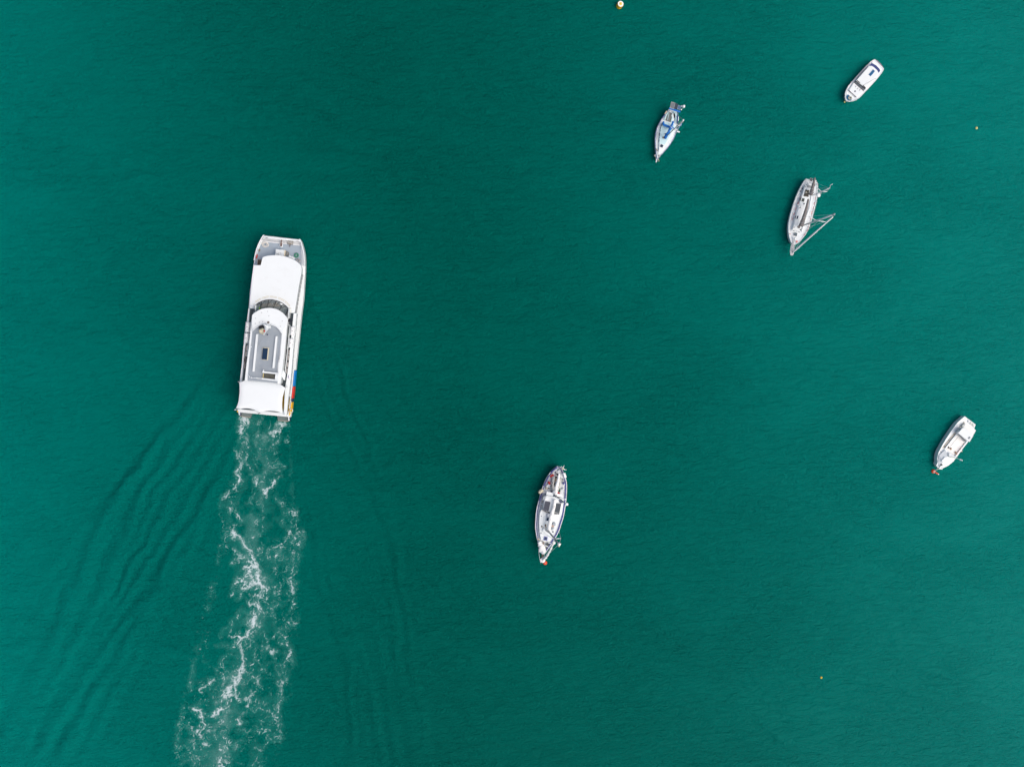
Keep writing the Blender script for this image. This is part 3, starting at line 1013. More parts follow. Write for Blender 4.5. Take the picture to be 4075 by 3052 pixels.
def rbox(T, name, c, sx, sy, sz, m, rz=0.0, bevel=0.0, parent=None):
    """box standing on c (local), long axis x, turned by rz"""
    ca, sa = math.cos(rz), math.sin(rz)
    pts = [(c[0] + x * ca - y * sa, c[1] + x * sa + y * ca) for x, y in ((-sx / 2, -sy / 2), (sx / 2, -sy / 2), (sx / 2, sy / 2), (-sx / 2, sy / 2))]
    return link(name, prism_mesh(pts, c[2], c[2] + sz, bevel, name), m, parent or T.e)


ID = zone(0, 0, 1)
F1, F2, F3 = zone(900, 910, 400 / 2209), zone(900, 1160, 400 / 2209), zone(880, 1420, 400 / 2209)
FA, FB, FC, FD = zone(1090, 1270, 120 / 1657), zone(1090, 1380, 120 / 1657), zone(1070, 1480, 120 / 1657), zone(920, 1300, 120 / 1657)
FM = zone(1020, 1260, 100 / 1657)


def build_ferry():
    T = boat_frame('passenger_ferry', 'large white catamaran passenger ferry under way with foam trailing behind', 'ferry', ID, (1123.7, 946), ID, (1054, 1650), 2.6)
    e = T.e
    rt = T.pts(ID, [(1197, 954.4), (1201, 964), (1206, 978.8), (1212, 1005), (1214.2, 1029.5), (1214.5, 1055), (1214, 1078.4), (1211, 1130), (1207.8, 1181.6), (1198, 1260), (1189.7, 1341), (1180, 1430), (1169.7, 1536), (1157, 1646)], 2.6)
    H = Hull(T, rt, rt, 2.6, T.bow_x, T.stern_x, n=64, sheer=0.0)
    o = H.outline(0)
    link('hull', prism_mesh([(p[0], p[1]) for p in o], 1.25, 2.6, 0, 'hull'), white, e)
    # the two slender floats
    for s in (1, -1):
        sx = T.stern_x + 0.5
        bm = bmesh.new()
        rings = []
        for z, k, rk in ((1.25, 1.0, 0), (0.35, 0.9, 0.5), (0.0, 0.86, 0.8), (-0.8, 0.5, 1.6)):
            ring = []
            xs = np.linspace(sx, T.bow_x - 0.5 - rk, 20)
            outer = [max(3.05, H.half(max(x, T.stern_x), 0.12)) for x in xs]
            for i, x in enumerate(xs):
                t = i / 19
                w = 1 - max(0, (t - 0.62) / 0.38) ** 2
                c = 3.0
                ring.append((x, c + (outer[i] - c) * k * w))
            for i in range(19, -1, -1):
                t = i / 19
                w = 1 - max(0, (t - 0.62) / 0.38) ** 2
                ring.append((xs[i], 3.0 - 1.15 * k * w - 0.001))
            rings.append([bm.verts.new((x, s * y, z)) for x, y in ring])
        n = len(rings[0])
        for a, b in zip(rings[:-1], rings[1:]):
            for k in range(n):
                bm.faces.new((a[k], a[(k + 1) % n], b[(k + 1) % n], b[k]))
        bm.faces.new(rings[0])
        bm.faces.new(rings[-1])
        link('float', from_bm(bm, 'float'), navy, e)
    # painted sides near the stern
    X = lambda u, v: T.at(F3, u, v, 2.6).x
    for nm, mt, v0, v1 in (('blue_side_panel', skyblue, 300, 640), ('red_side_panel', red, 655, 915), ('yellow_side_panel', yellow, 1000, 1235)):
        H.band(nm, mt, -0.03, 0.17, -1.7, 0.03, x0=X(1560, v1), x1=X(1600, v0))
    H.band('navy_side_panel', navy, -0.012, 0.22, -1.75, 0.012, x0=X(1560, 1235), x1=X(1600, 290))
    # bow: bulwark, boards, grey foredeck
    H.band('bulwark', white, 0.0, 0.16, 0.0, 0.62, x0=T.at(F1, 1650, 820, 2.6).x, x1=T.bow_x)
    T.slab('bow_coaming', F1, [(838, 165), (1632, 250), (1640, 290), (818, 205)], 3.2, 0.6, white, 0.04)
    T.slab('foredeck', F1, [(792, 288), (1640, 378), (1660, 600), (1655, 860), (600, 830), (655, 650), (705, 480), (760, 350)], 2.62, 0.015, bluegrey)
    bl = [((822, 218), (1632, 305)), ((812, 236), (1634, 323)), ((803, 254), (1636, 341)), ((796, 272), (1639, 360))]
    for k, (a, b) in enumerate(bl):
        T.bar('deck_board', F1, (a[0], a[1] + 8), (b[0], b[1] + 8), 0.125, 2.66, 0.04, boardw)
    for k, z in enumerate((2.95, 3.2, 3.5)):
        T.tube('bow_rail', F1, [(800, 262 - 16 * k, z), (1640, 352 - 16 * k, z)], 0.022, steel, 6)
    for u in (812, 960, 1090, 1215, 1345, 1475, 1625):
        v = 255 + (u - 800) * 0.107
        a = T.at(F1, u, v, 2.62)
        T.wire('rail_post', a, a + Vector((0, 0, 0.9)), 0.025, steel)
    for u, v in ((885, 202), (1570, 280)):
        T.bar('mooring_cleat', F1, (u - 26, v - 2), (u + 26, v + 3), 0.1, 3.3, 0.1, alu)
    T.bar('anchor_roller', F1, (1214, 235), (1200, 385), 0.16, 2.95, 0.3, rust)
    T.bar('roller_guard', F1, (1190, 235), (1178, 390), 0.07, 2.9, 0.25, white)
    T.bar('roller_guard', F1, (1238, 350), (1232, 400), 0.1, 2.9, 0.25, white)
    T.bar('roller_guard', F1, (1188, 398), (1238, 404), 0.1, 2.92, 0.25, white)
    w = T.slab('anchor_winch', F1, [(1350, 250), (1475, 263), (1462, 352), (1345, 342)], 3.0, 0.35, mat('winch_grey', (0.22, 0.20, 0.17), 0.6, 0.25, 4), 0.05)
    T.tube('winch_bar', F1, [(1352, 252, 3.05), (1460, 348, 3.05)], 0.03, steel, 6, w)
    T.tube('winch_bar', F1, [(1472, 265, 3.05), (1350, 340, 3.05)], 0.03, steel, 6, w)
    T.bar('winch_handle', F1, (1405, 350), (1398, 408), 0.06, 2.9, 0.1, rust)
    b = T.slab('deck_locker', F1, [(1090, 452), (1278, 470), (1262, 610), (1076, 600)], 3.5, 0.85, white, 0.04)
    T.slab('locker_side', F1, [(1282, 474), (1308, 480), (1292, 600), (1266, 606)], 3.1, 0.45, beige, 0.02, parent=b)
    T.ball('locker_latch', F1, 1160, 540, 3.52, 0.05, black, parent=b)
    T.ball('locker_latch', F1, 1198, 542, 3.52, 0.05, black, parent=b)
    c = T.at(F1, 1137, 572, 3.5)
    link('locker_ring', torus_mesh((c.x, c.y, 3.54), 0.16, 0.03), alu, b, True)
    c = T.at(F1, 1333, 550, 2.9)
    v = link('deck_vent', lathe_mesh([(0.34, 0), (0.36, 0.28), (0.30, 0.34), (0.12, 0.36), (0, 0.34)], 18, origin=(c.x, c.y, 2.62)), mat('vent_grey', (0.16, 0.16, 0.15), 0.7, 0.2, 4), e, True)
    link('vent_cap', torus_mesh((c.x, c.y, 2.99), 0.17, 0.03), alu, v, True)
    for u, vv in ((1405, 618), (1470, 645)):
        T.bar('equipment_box', F1, (u - 32, vv - 18), (u + 32, vv + 18), 0.32, 2.95, 0.32, white, bevel=0.03)
    T.bar('fire_gear', F1, (682, 570), (660, 650), 0.12, 3.1, 0.35, red)
    T.bar('side_fairlead', F1, (735, 450), (722, 500), 0.14, 2.95, 0.3, mat('fairlead_brown', (0.25, 0.18, 0.12), 0.7))
    # companionway with treads down from the foredeck
    st = T.slab('stair_well', F1, [(685, 680), (780, 684), (770, 810), (672, 802)], 2.64, 0.012, black)
    for k in range(5):
        T.bar('stair_tread', F1, (692 - k * 2.5, 690 + k * 25), (778 - k * 2.5, 694 + k * 25), 0.11, 2.85 - 0.03 * k, 0.04, brown, parent=st)
    T.bar('stair_side', F1, (686, 680), (676, 800), 0.06, 2.95, 0.3, steel, parent=st)

    # forward cabin with its big white roof
    rf = [(F1, 605, 800), (F1, 765, 812), (F1, 797, 632), (F1, 850, 613), (F1, 900, 598), (F1, 1000, 588), (F1, 1085, 585), (F1, 1170, 591), (F1, 1250, 605), (F1, 1350, 630), (F1, 1450, 668),
          (F1, 1510, 698), (F1, 1560, 732), (F1, 1610, 775), (F1, 1645, 812), (F1, 1657, 900), (F1, 1650, 980), (F1, 1625, 1120), (F1, 1592, 1300), (F1, 1560, 1500), (F2, 1530, 300), (F2, 1500, 475),
          (F2, 1372, 468), (F2, 1380, 372), (F2, 1310, 308), (F2, 1240, 255), (F2, 1175, 222), (F2, 1105, 196), (F2, 1030, 181), (F2, 940, 177), (F2, 860, 187), (F2, 780, 210), (F2, 715, 245), (F2, 650, 290),
          (F2, 632, 380), (F2, 513, 366), (F1, 523, 1600), (F1, 545, 1380), (F1, 562, 1180), (F1, 580, 1000)]
    T.slabs('cabin_roof', rf, 5.2, 0.2, roofw, 0.05)
    rp = [T.at(zn, u, v, 5.2) for zn, u, v in rf]
    cw = link('cabin_wall', prism_mesh(inset_poly([(p.x, p.y) for p in rp], 0.05), 2.6, 5.0, 0, 'cabin_wall'), white, e)
    ip = inset_poly([(p.x, p.y) for p in rp], 0.035)

    def panes(a, b, n, z0, z1, parent, gap=0.06, m=glassd, off=0.0):
        a, b = Vector(a), Vector(b)
        d = (b - a).normalized()
        nn = Vector((d.y, -d.x))
        L = (b - a).length
        for k in range(n):
            p = a + d * (L * k / n + gap / 2) + nn * off
            q = a + d * (L * (k + 1) / n - gap / 2) + nn * off
            link('window_pane', prism_mesh([p[:], q[:], (q - nn * 0.02)[:], (p - nn * 0.02)[:]], z0, z1, 0, 'window_pane'), m, parent)
    for i, j in ((16, 17), (17, 18), (18, 19), (19, 20), (20, 21)):
        panes(ip[i], ip[j], 2 if i < 20 else 1, 2.72, 4.05, cw)
        panes(ip[i], ip[j], 2 if i < 20 else 1, 2.72, 4.05, cw, off=-0.02)
    for i, j in ((36, 37), (37, 38), (38, 39), (39, 0)):
        panes(ip[i], ip[j], 2, 3.0, 4.6, cw, off=-0.01)
    for i in range(3, 13):
        panes(ip[i], ip[i + 1], 1, 3.4, 4.6, cw, off=-0.01)
    # gold grip strips round the windscreen
    for a, bq in (((636, 222), (755, 148)), ((645, 244), (768, 166)), ((778, 138), (935, 99)), ((783, 160), (940, 124)), ((957, 99), (1122, 120)), ((957, 122), (1115, 142)),
                  ((1146, 126), (1288, 194)), ((1136, 148), (1275, 214)), ((1305, 208), (1408, 312)), ((1292, 226), (1394, 330))):
        T.bar('grip_strip', F2, a, bq, 0.035, 5.215, 0.015, goldline)
    for v in (272, 305, 335):
        T.bar('grip_strip', F2, (596, v), (633, v + 4), 0.03, 5.215, 0.015, goldline)
    for v in (362, 394, 425, 452):
        T.bar('grip_strip', F2, (1390, v), (1432, v + 5), 0.03, 5.215, 0.015, goldline)
    for u, v in ((555, 328), (1447, 432)):
        T.ball('roof_lamp', F2, u, v, 5.25, 0.14, white, rz=0.1)

    # open upper deck, side lockers and seats
    lout = [(F2, 487, 375), (F2, 458, 645), (F2, 425, 900), (F2, 378, 1215), (F2, 340, 1657), (F3, 440, 270), (F3, 415, 530), (F3, 398, 565)]
    linn = [(F3, 440, 560), (F3, 458, 530), (F3, 492, 130), (F2, 385, 1500), (F2, 415, 1215), (F2, 470, 900), (F2, 497, 645), (F2, 514, 375)]
    rout = [(F2, 1545, 478), (F2, 1520, 750), (F2, 1495, 1020), (F2, 1470, 1270), (F2, 1455, 1480), (F3, 1545, 300), (F3, 1510, 650), (F3, 1482, 850), (F3, 1440, 1230), (F3, 1428, 1290)]
    rinn = [(F3, 1362, 1270), (F3, 1385, 1100), (F3, 1402, 700), (F3, 1420, 600), (F3, 1460, 350), (F3, 1500, 20), (F2, 1405, 1270), (F2, 1430, 1000), (F2, 1456, 740), (F2, 1482, 480)]
    T.slabs('side_locker', lout + linn, 5.4, 0.8, white, 0.03)
    rl = T.slabs('side_locker', rout + rinn, 5.4, 0.8, white, 0.03)
    ud = lout + [(F3, 380, 1130), (F3, 1428, 1288)] + list(reversed(rout))
    T.slabs('upper_deck', ud, 4.6, 0.2, darkgrey)
    up = [T.at(zn, u, v, 4.6) for zn, u, v in ud]
    lw = link('lower_saloon_wall', prism_mesh(inset_poly([(p.x, p.y) for p in up], 0.05), 2.6, 4.4, 0, 'lower_saloon_wall'), white, e)
    q = inset_poly([(p.x, p.y) for p in up], 0.035)
    n0 = len(lout) + 2
    for i in range(n0, len(q) - 1):
        panes(q[i], q[i + 1], 2, 2.68, 4.2, lw)
        panes(q[i], q[i + 1], 2, 2.68, 4.2, lw, off=-0.02)
    T.slab('mustard_deck', F3, [(1300, 740), (1398, 760), (1392, 1000), (1365, 1200), (1290, 1190)], 4.62, 0.015, mustard)
    T.slab('mustard_deck', F3, [(1490, 845), (1516, 900), (1492, 1170), (1438, 1232), (1462, 1000)], 2.95, 0.3, mustard)
    T.tube('stern_rail', F3, [(1488, 785, 4.6), (1522, 885, 3.7), (1497, 1140, 3.6)], 0.05, white, 8)
    T.tube('stern_rail', F3, [(1505, 880, 3.4), (1540, 990, 3.2), (1500, 1250, 3.1)], 0.035, steel, 8)
    for k, (u, v) in enumerate(((800, 510), (770, 790), (735, 1160), (700, 1450))):
        T.bar('seat', FA, (u + 12, v - 132), (u - 12, v + 132), 0.31, 5.05, 0.4, seatgrey, bevel=0.09)
    for u, v in ((830, 300), (788, 620), (748, 980), (710, 1320)):
        T.bar('bench_pad', FB, (u + 14, v - 135), (u - 14, v + 135), 0.24, 5.2, 0.3, beige_pad, bevel=0.05)
    for u, v in ((695, 300), (645, 640), (600, 980)):
        T.bar('seat', FB, (u - 22, v - 160), (u - 62, v + 150), 0.30, 5.0, 0.35, black, bevel=0.06)
    for u, v in ((455, 1245), (432, 1375), (408, 1510), (390, 1630)):
        T.bar('bench_pad', F2, (u + 5, v - 55), (u - 5, v + 55), 0.26, 5.15, 0.3, beige_pad, bevel=0.05)
    for u, v in ((522, 65), (508, 205)):
        T.bar('bench_pad', F3, (u + 5, v - 50), (u - 5, v + 50), 0.26, 5.15, 0.3, beige_pad, bevel=0.05)
    T.tube('deck_rail', F2, [(1350, 738, 5.5), (1406, 742, 5.5)], 0.05, white)
    T.tube('deck_rail', FA, [(885, 330, 5.7), (760, 1657, 5.7)], 0.07, white)
    T.tube('deck_rail', FB, [(770, 0, 5.6), (590, 1657, 5.6)], 0.06, white)
    T.tube('deck_rail', FD, [(1010, 0, 5.6), (960, 600, 5.6), (870, 1657, 5.6)], 0.05, white)
    # faint marks and a small emblem on the starboard lockers
    for u, v in ((940, 285), (900, 620), (860, 955), (820, 1290)):
        for k in (-1, 0, 1):
            T.bar('locker_mark', FB, (u - 20 - k * 5, v + k * 50 - 12), (u + 20 - k * 5, v + k * 50 + 12), 0.04, 5.408, 0.008, mat('mark_grey', (0.55, 0.57, 0.58), 0.7), parent=rl)
    T.slab('emblem', FC, [(1105, 105), (1112, 150), (1075, 230), (1062, 200)], 5.41, 0.01, mat('emblem_green', (0.30, 0.36, 0.33), 0.7), parent=rl)
    T.slab('emblem', FC, [(1062, 190), (1095, 240), (1085, 320), (1070, 410), (1035, 300), (1040, 220)], 5.415, 0.012, mat('emblem_violet', (0.20, 0.17, 0.30), 0.7), parent=rl)
    for k in range(9):
        T.bar('emblem_lettering', FC, (1152 - k * 5, 150 + k * 36), (1178 - k * 5, 154 + k * 36), 0.05, 5.41, 0.01, mat('lettering_red', (0.45, 0.22, 0.20), 0.7) if k % 3 == 0 else mat('lettering_grey', (0.5, 0.47, 0.46), 0.7), parent=rl)
    # life raft canisters
    for zn, a, bq in ((F2, (478, 668), (460, 892)), (F2, (450, 916), (432, 1135)), (F2, (1469, 770), (1449, 964)), (F2, (1437, 1030), (1417, 1238))):
        A, B = T.at(zn, *a, 5.75), T.at(zn, *bq, 5.75)
        ts = (0, .015, .06, .14, .3, .46, .5, .54, .7, .86, .94, .985, 1)
        rr = (.05, .25, .33, .36, .36, .36, .33, .36, .36, .36, .33, .25, .05)
        lr = link('life_raft_canister', tube_mesh([A.lerp(B, t) for t in ts], [r * 0.95 for r in rr], 14), pvc_canister, e, True)
        d = (B - A).normalized()
        s = Vector((-d.y, d.x, 0)) * 0.36
        up_ = Vector((0, 0, 0.37))
        m0 = A.lerp(B, .5)
        for t0, t1 in ((.35, .65), (.65, .35)):
            link('lashing', tube_mesh([A.lerp(B, t0) - s, m0 + up_, A.lerp(B, t1) + s], 0.022, 5), black, lr)
        c0 = A.lerp(B, .5)
        link('raft_cradle', prism_mesh([(A + s * 1.15)[:2], (A - s * 1.15)[:2], (B - s * 1.15)[:2], (B + s * 1.15)[:2]], 5.36, 5.46, 0), decklg, lr)

    # wheelhouse: raked windscreen of single panes, floor and dashboard behind it
    bot = [(650, 298), (715, 252), (780, 217), (860, 194), (940, 184), (1030, 188), (1105, 203), (1175, 230), (1240, 263), (1310, 316), (1372, 378)]
    top = [(632, 462), (690, 424), (750, 398), (820, 379), (890, 369), (960, 367), (1030, 374), (1100, 392), (1165, 424), (1240, 475), (1300, 540)]
    B3 = [T.at(F2, u, v, 5.15) for u, v in bot]
    T3 = [T.at(F2, u, v, 7.0) for u, v in top]
    ws = link('windscreen_sill', tube_mesh([p + Vector((0, 0, 0.06)) for p in B3], 0.06, 6), black, e)
    for i in range(len(bot) - 1):
        if i % 2 == 0:
            link('windscreen_pillar', tube_mesh([B3[i], T3[i]], 0.055, 6), black, ws)
        bm = bmesh.new()
        vs = [bm.verts.new(p) for p in (B3[i], B3[i + 1], T3[i + 1], T3[i])]
        bm.faces.new(vs)
        bmesh.ops.solidify(bm, geom=bm.faces[:], thickness=0.02)
        link('windscreen_pane', from_bm(bm, 'windscreen_pane'), glassw, ws)
    link('windscreen_pillar', tube_mesh([B3[-1], T3[-1]], 0.055, 6), black, ws)
    fl = T.slab('wheelhouse_floor', F2, [(660, 310), (780, 222), (940, 190), (1105, 208), (1240, 270), (1368, 385), (1340, 620), (570, 560)], 5.3, 0.6, mat('wheelhouse_grey', (0.34, 0.37, 0.38), 0.8, 0.2, 2))
    T.slab('dashboard', F2, [(790, 270), (1110, 245), (1200, 330), (760, 345)], 5.6, 0.3, mat('dash_brown', (0.40, 0.37, 0.33), 0.8, 0.15, 2), parent=fl)
    T.slab('chart_sheet', F2, [(1195, 255), (1245, 268), (1228, 302), (1182, 280)], 5.65, 0.02, white, parent=fl)
    T.slab('chart_sheet', F2, [(665, 330), (700, 335), (690, 412), (662, 408)], 5.65, 0.02, mat('pale_teal_sheet', (0.3, 0.45, 0.46), 0.7), parent=fl)
    T.ball('lime_float', F2, 742, 368, 5.9, 0.17, lime, parent=fl)
    T.ball('compass_dome', F2, 1013, 268, 5.7, 0.09, white, parent=fl)
    for a, bq in (((720, 235), (765, 330)), ((865, 190), (780, 300)), ((1025, 182), (930, 270)), ((1180, 225), (1100, 310)), ((1315, 312), (1220, 370))):
        T.tube('wiper', F2, [(*a, 5.35), (*bq, 5.9)], 0.03, black, 6, ws)
    wall = [(F2, 575, 545), (F2, 1345, 625), (F2, 1320, 800), (F2, 1285, 1200), (F2, 1245, 1640), (F3, 1300, 590), (F3, 530, 512), (F2, 455, 1640), (F2, 505, 1200)]
    uw = T.slabs('upper_cabin_wall', wall, 6.8, 2.2, white)
    T.bar('wheelhouse_side', F2, (648, 300), (635, 465), 0.08, 6.6, 2.0, white, parent=uw)
    T.bar('wheelhouse_side', F2, (1376, 380), (1358, 600), 0.08, 6.6, 2.0, white, parent=uw)
    T.slabs('upper_roof', [(F2, 566, 530), (F2, 1352, 612), (F2, 1330, 800), (F2, 1298, 1200), (F2, 1265, 1436), (F3, 1345, 260), (F3, 1302, 605), (F3, 515, 522), (F3, 551, 221), (F2, 455, 1550), (F2, 500, 1200), (F2, 540, 800)], 7.0, 0.2, roofw, 0.04)
    inner = [(1225, 915), (1150, 815), (1090, 767), (1030, 737), (960, 717), (890, 709), (830, 715), (770, 732), (700, 765), (640, 805), (578, 866)]
    T.slabs('roof_coating', [(F2, u, v) for u, v in reversed(inner)] + [(F2, 1212, 1100), (F2, 1190, 1400), (F3, 1262, 100), (F3, 1248, 350), (F3, 1240, 583), (F3, 578, 518), (F3, 590, 380), (F3, 622, 20), (F2, 520, 1400), (F2, 545, 1200), (F2, 572, 900)], 7.02, 0.018, midgrey)
    T.slabs('wheelhouse_roof', [(F2, u, v) for u, v in [(566, 522), (600, 485), (640, 452), (710, 415), (790, 385), (870, 369), (950, 364), (1030, 370), (1100, 387), (1170, 420), (1240, 468), (1300, 530), (1356, 602), (1345, 700)] + inner + [(556, 700)]], 7.35, 0.33, roofw, 0.07)
    a = [T.at(F2, u, v, 7.38) for u, v in inner]
    link('roof_rim', tube_mesh(smooth_pts(a, 3), 0.09, 8), decklg, e, True)
    for u, v in ((780, 465), (910, 440), (642, 590), (728, 678), (800, 665), (642, 703), (1232, 650), (1192, 768), (938, 535)):
        T.ball('roof_fitting', F2, u, v, 7.38, 0.07, alu, rz=0.05, seg=8)
    T.slab('roof_hatch', FM, [(730, 320), (862, 330), (838, 490), (700, 480)], 7.42, 0.08, mat('hatch_brown', (0.10, 0.075, 0.06), 0.7, 0.3, 6))
    mp = sheet3(T, 'mast_fin', FM, [(540, 570, 7.9), (700, 480, 7.6), (850, 490, 7.6), (872, 780, 8.0), (790, 800, 8.2), (560, 1100, 9.4), (500, 1225, 9.8), (430, 1190, 9.8), (540, 1050, 9.2), (556, 700, 8.2)], 0.35, white)
    T.tube('mast_yard', FM, [(455, 500, 8.3), (820, 720, 8.3)], 0.17, white, 8, mp)
    T.slab('mast_bracket', FM, [(880, 590), (935, 600), (915, 790), (868, 785)], 7.6, 0.5, decklg, parent=mp)
    T.ball('radar_dome', FM, 345, 730, 7.5, 0.42, black, 0.12, parent=mp)
    for k, (u, v) in enumerate(((330, 930), (420, 890), (360, 1020), (450, 980), (300, 975))):
        T.ball('bundled_flag', FM, u, v, 8.3 + 0.05 * k, 0.30, cream, 0.35, parent=mp)
    T.ball('port_lamp', FM, 530, 955, 9.0, 0.15, red, parent=mp)
    T.tube('backstay', F2, [(830, 955, 9.7), (690, 1200, 7.05)], 0.022, alu, 5)
    T.ball('roof_fitting', FM, 730, 1190, 7.1, 0.12, navy)
    T.slabs('roof_box_rail', [(F2, 655, 935), (F2, 702, 937), (F3, 728, 325), (F3, 684, 323)], 7.34, 0.31, roofw, 0.03)
    T.slabs('roof_box_rail', [(F2, 1085, 982), (F2, 1127, 984), (F3, 1168, 248), (F3, 1122, 246)], 7.34, 0.31, roofw, 0.03)
    sk = T.slab('skylight', F2, [(802, 1230), (942, 1240), (912, 1508), (780, 1499)], 7.22, 0.2, cream)
    T.slab('skylight_pane', F2, [(806, 1242), (920, 1250), (894, 1501), (782, 1492)], 7.24, 0.02, hatchb, parent=sk)
    T.tube('roof_handrail', F2, [(1205, 930, 7.5), (1195, 1200, 7.5), (1165, 1560, 7.5)], 0.03, steel)
    T.tube('roof_handrail', F3, [(1268, 0, 7.5), (1232, 345, 7.5)], 0.03, steel)
    for a, bq in (((585, 380), (632, 455)), ((632, 455), (890, 478))):
        T.tube('roof_handrail', F3, [(*a, 7.4), (*bq, 7.4)], 0.045, white)
    for u, v in ((665, 455), (785, 465), (545, 1215)):
        T.ball('deck_light', F3 if v < 1000 else F2, u, v, 7.4, 0.1, white)
    # stair opening in the upper roof
    sw = T.slab('stair_well', F3, [(928, 360), (1190, 382), (1178, 484), (918, 463)], 7.05, 0.025, black)
    for k in range(9):
        T.bar('stair_tread', F3, (945 + k * 27, 366 + k * 2.2), (936 + k * 27, 460 + k * 2.2), 0.09, 7.28 - 0.022 * k, 0.03, mat('tread_grey', (0.14, 0.14, 0.11), 0.8, 0.2, 5), parent=sw)
    T.bar('stair_nosing', F3, (930, 360), (920, 462), 0.12, 7.32, 0.05, mustard_pale, parent=sw)
    T.slab('stair_coaming', F3, [(905, 318), (1262, 356), (1260, 384), (910, 350)], 7.45, 0.4, white, parent=sw)
    T.slab('stair_coaming', F3, [(890, 465), (1242, 508), (1240, 535), (892, 492)], 7.45, 0.4, white, parent=sw)
    T.slab('stair_coaming', F3, [(1192, 384), (1246, 390), (1240, 508), (1181, 488)], 7.43, 0.4, roofw, parent=sw)
    T.ball('horn', F3, 930, 300, 7.7, 0.13, white, parent=sw)
    T.slab('stair_side_panel', F3, [(1338, 300), (1348, 262), (1398, 352), (1412, 362), (1390, 515), (1378, 510), (1328, 412), (1302, 600), (1296, 600)], 6.0, 0.9, white)
    # stern: awning on poles, end beam, boarding platforms
    aw = [(400, 562), (450, 545), (515, 522), (700, 543), (880, 560), (1100, 583), (1300, 611), (1355, 640), (1408, 682), (1380, 775), (1352, 880), (1340, 1000), (1341, 1120), (1356, 1240), (1300, 1222), (1240, 1203), (1170, 1191), (1100, 1187), (1020, 1187), (960, 1191), (905, 1203),
          (858, 1224), (800, 1196), (730, 1166), (650, 1142), (590, 1133), (530, 1130), (465, 1132), (400, 1137), (330, 1126), (362, 1050), (385, 960), (400, 850), (408, 750), (406, 660)]
    P = T.pts(F3, aw, 7.05)
    c = sum(P, Vector()) / len(P)
    bm = bmesh.new()
    rings = []
    for k, dz in ((1.0, 0.0), (0.985, 0.04), (0.75, 0.06), (0.5, 0.09), (0.25, 0.11)):
        rings.append([bm.verts.new((c.x + (p.x - c.x) * k, c.y + (p.y - c.y) * k, 7.05 + dz)) for p in P])
    cv = bm.verts.new((c.x, c.y, 7.17))
    n = len(P)
    for a, bq in zip(rings[:-1], rings[1:]):
        for k in range(n):
            bm.faces.new((a[k], a[(k + 1) % n], bq[(k + 1) % n], bq[k]))
    for k in range(n):
        bm.faces.new((rings[-1][k], rings[-1][(k + 1) % n], cv))
    link('awning', from_bm(bm, 'awning'), canvasw, e, True)
    for (u, v), (u2, v2) in (((398, 562), (372, 550)), ((330, 1128), (292, 1168)), ((858, 1225), (815, 1250)), ((1406, 684), (1425, 660)), ((1356, 1240), (1372, 1262))):
        A, B = T.at(F3, u, v, 7.05), T.at(F3, u2, v2, 6.9)
        po = link('awning_pole', tube_mesh([Vector((B.x, B.y, 4.6)), B], 0.06, 8), white, e, True)
        link('awning_tie', tube_mesh([A, B], 0.05, 6), rust if u > 800 and u < 900 else alu, po)
    T.slab('stern_beam', F3, [(352, 1142), (420, 1150), (1380, 1232), (1432, 1240), (1428, 1297), (850, 1246), (430, 1194), (366, 1186)], 5.3, 0.7, roofw, 0.04)
    for uv in ([(430, 1190), (690, 1225), (640, 1335), (410, 1300)], [(1230, 1270), (1460, 1255), (1472, 1420), (1245, 1395)]):
        pl = T.slab('boarding_platform', F3, uv, 0.7, 1.1, grating, 0.03)
        T.bar('platform_edge', F3, uv[2], uv[3], 0.10, 0.8, 0.12, mat('platform_buff', (0.33, 0.29, 0.24), 0.8), parent=pl)
    T.slab('quarter_bulwark', F3, [(368, 1175), (392, 1178), (414, 1278), (396, 1284)], 1.7, 1.3, white)
    T.slab('quarter_bulwark', F3, [(1466, 1248), (1484, 1248), (1497, 1404), (1480, 1406)], 1.7, 1.3, white)
    T.slab('quarter_panel', F3, [(416, 1190), (436, 1192), (428, 1300), (408, 1296)], 1.3, 0.9, navy)
    T.slab('quarter_panel', F3, [(1498, 1290), (1516, 1280), (1510, 1405), (1498, 1412)], 1.2, 0.9, navy)
    T.slab('quarter_panel', F3, [(345, 1185), (364, 1188), (368, 1220), (352, 1215)], 1.8, 1.0, yellow)
    T.slab('quarter_panel', F3, [(1490, 1150), (1534, 1130), (1520, 1270), (1492, 1310)], 2.66, 1.8, yellow)
    cc = T.at(F3, 1538, 1180, 2.9)
    link('life_ring', torus_mesh((cc.x, cc.y, 2.85), 0.26, 0.05), white, e, True)
    return T, H


beige_pad = mat('taupe_seat_pad', (0.42, 0.39, 0.38), 0.8, 0.1, 3)
pvc_canister = mat('white_canister', (0.74, 0.75, 0.77), 0.5, 0.06, 4, bump=0.03, bscale=6, dirt=(0.5, 0.5, 0.48), dirt_amt=0.3)
mustard_pale = mat('pale_mustard', (0.50, 0.42, 0.18), 0.8, 0.1, 3)
FERRY, FHULL = build_ferry()


def rope_thing(name, label, zn, u, v, z, R, r, turns, m, seed, squash=1.0, rot=0.0):
    p = zn(u, v, z)
    o = link(name, coil_mesh((0, 0, 0), R, r, turns, seed, squash, rot), m, None, True)
    o.location = (p.x, p.y, z)
    tag(o, label, 'rope')
    return o


rope_thing('rope_coil', 'coil of white mooring rope on the port side of the ferry foredeck', F1, 860, 352, 2.63, 0.55, 0.04, 9, ropew, 3, 0.75, -0.2)
rope_thing('rope_coil', 'green rope coil on the starboard side of the ferry foredeck', F1, 1545, 590, 2.63, 0.36, 0.04, 8, ropeg, 5)
rope_thing('rope_coil', 'grey rope heap beside the cabin roof on the ferry foredeck', F1, 1580, 715, 2.63, 0.42, 0.035, 8, mat('grey_rope', (0.36, 0.36, 0.37), 0.9, 0.2, 8), 9, 0.8, 0.6)


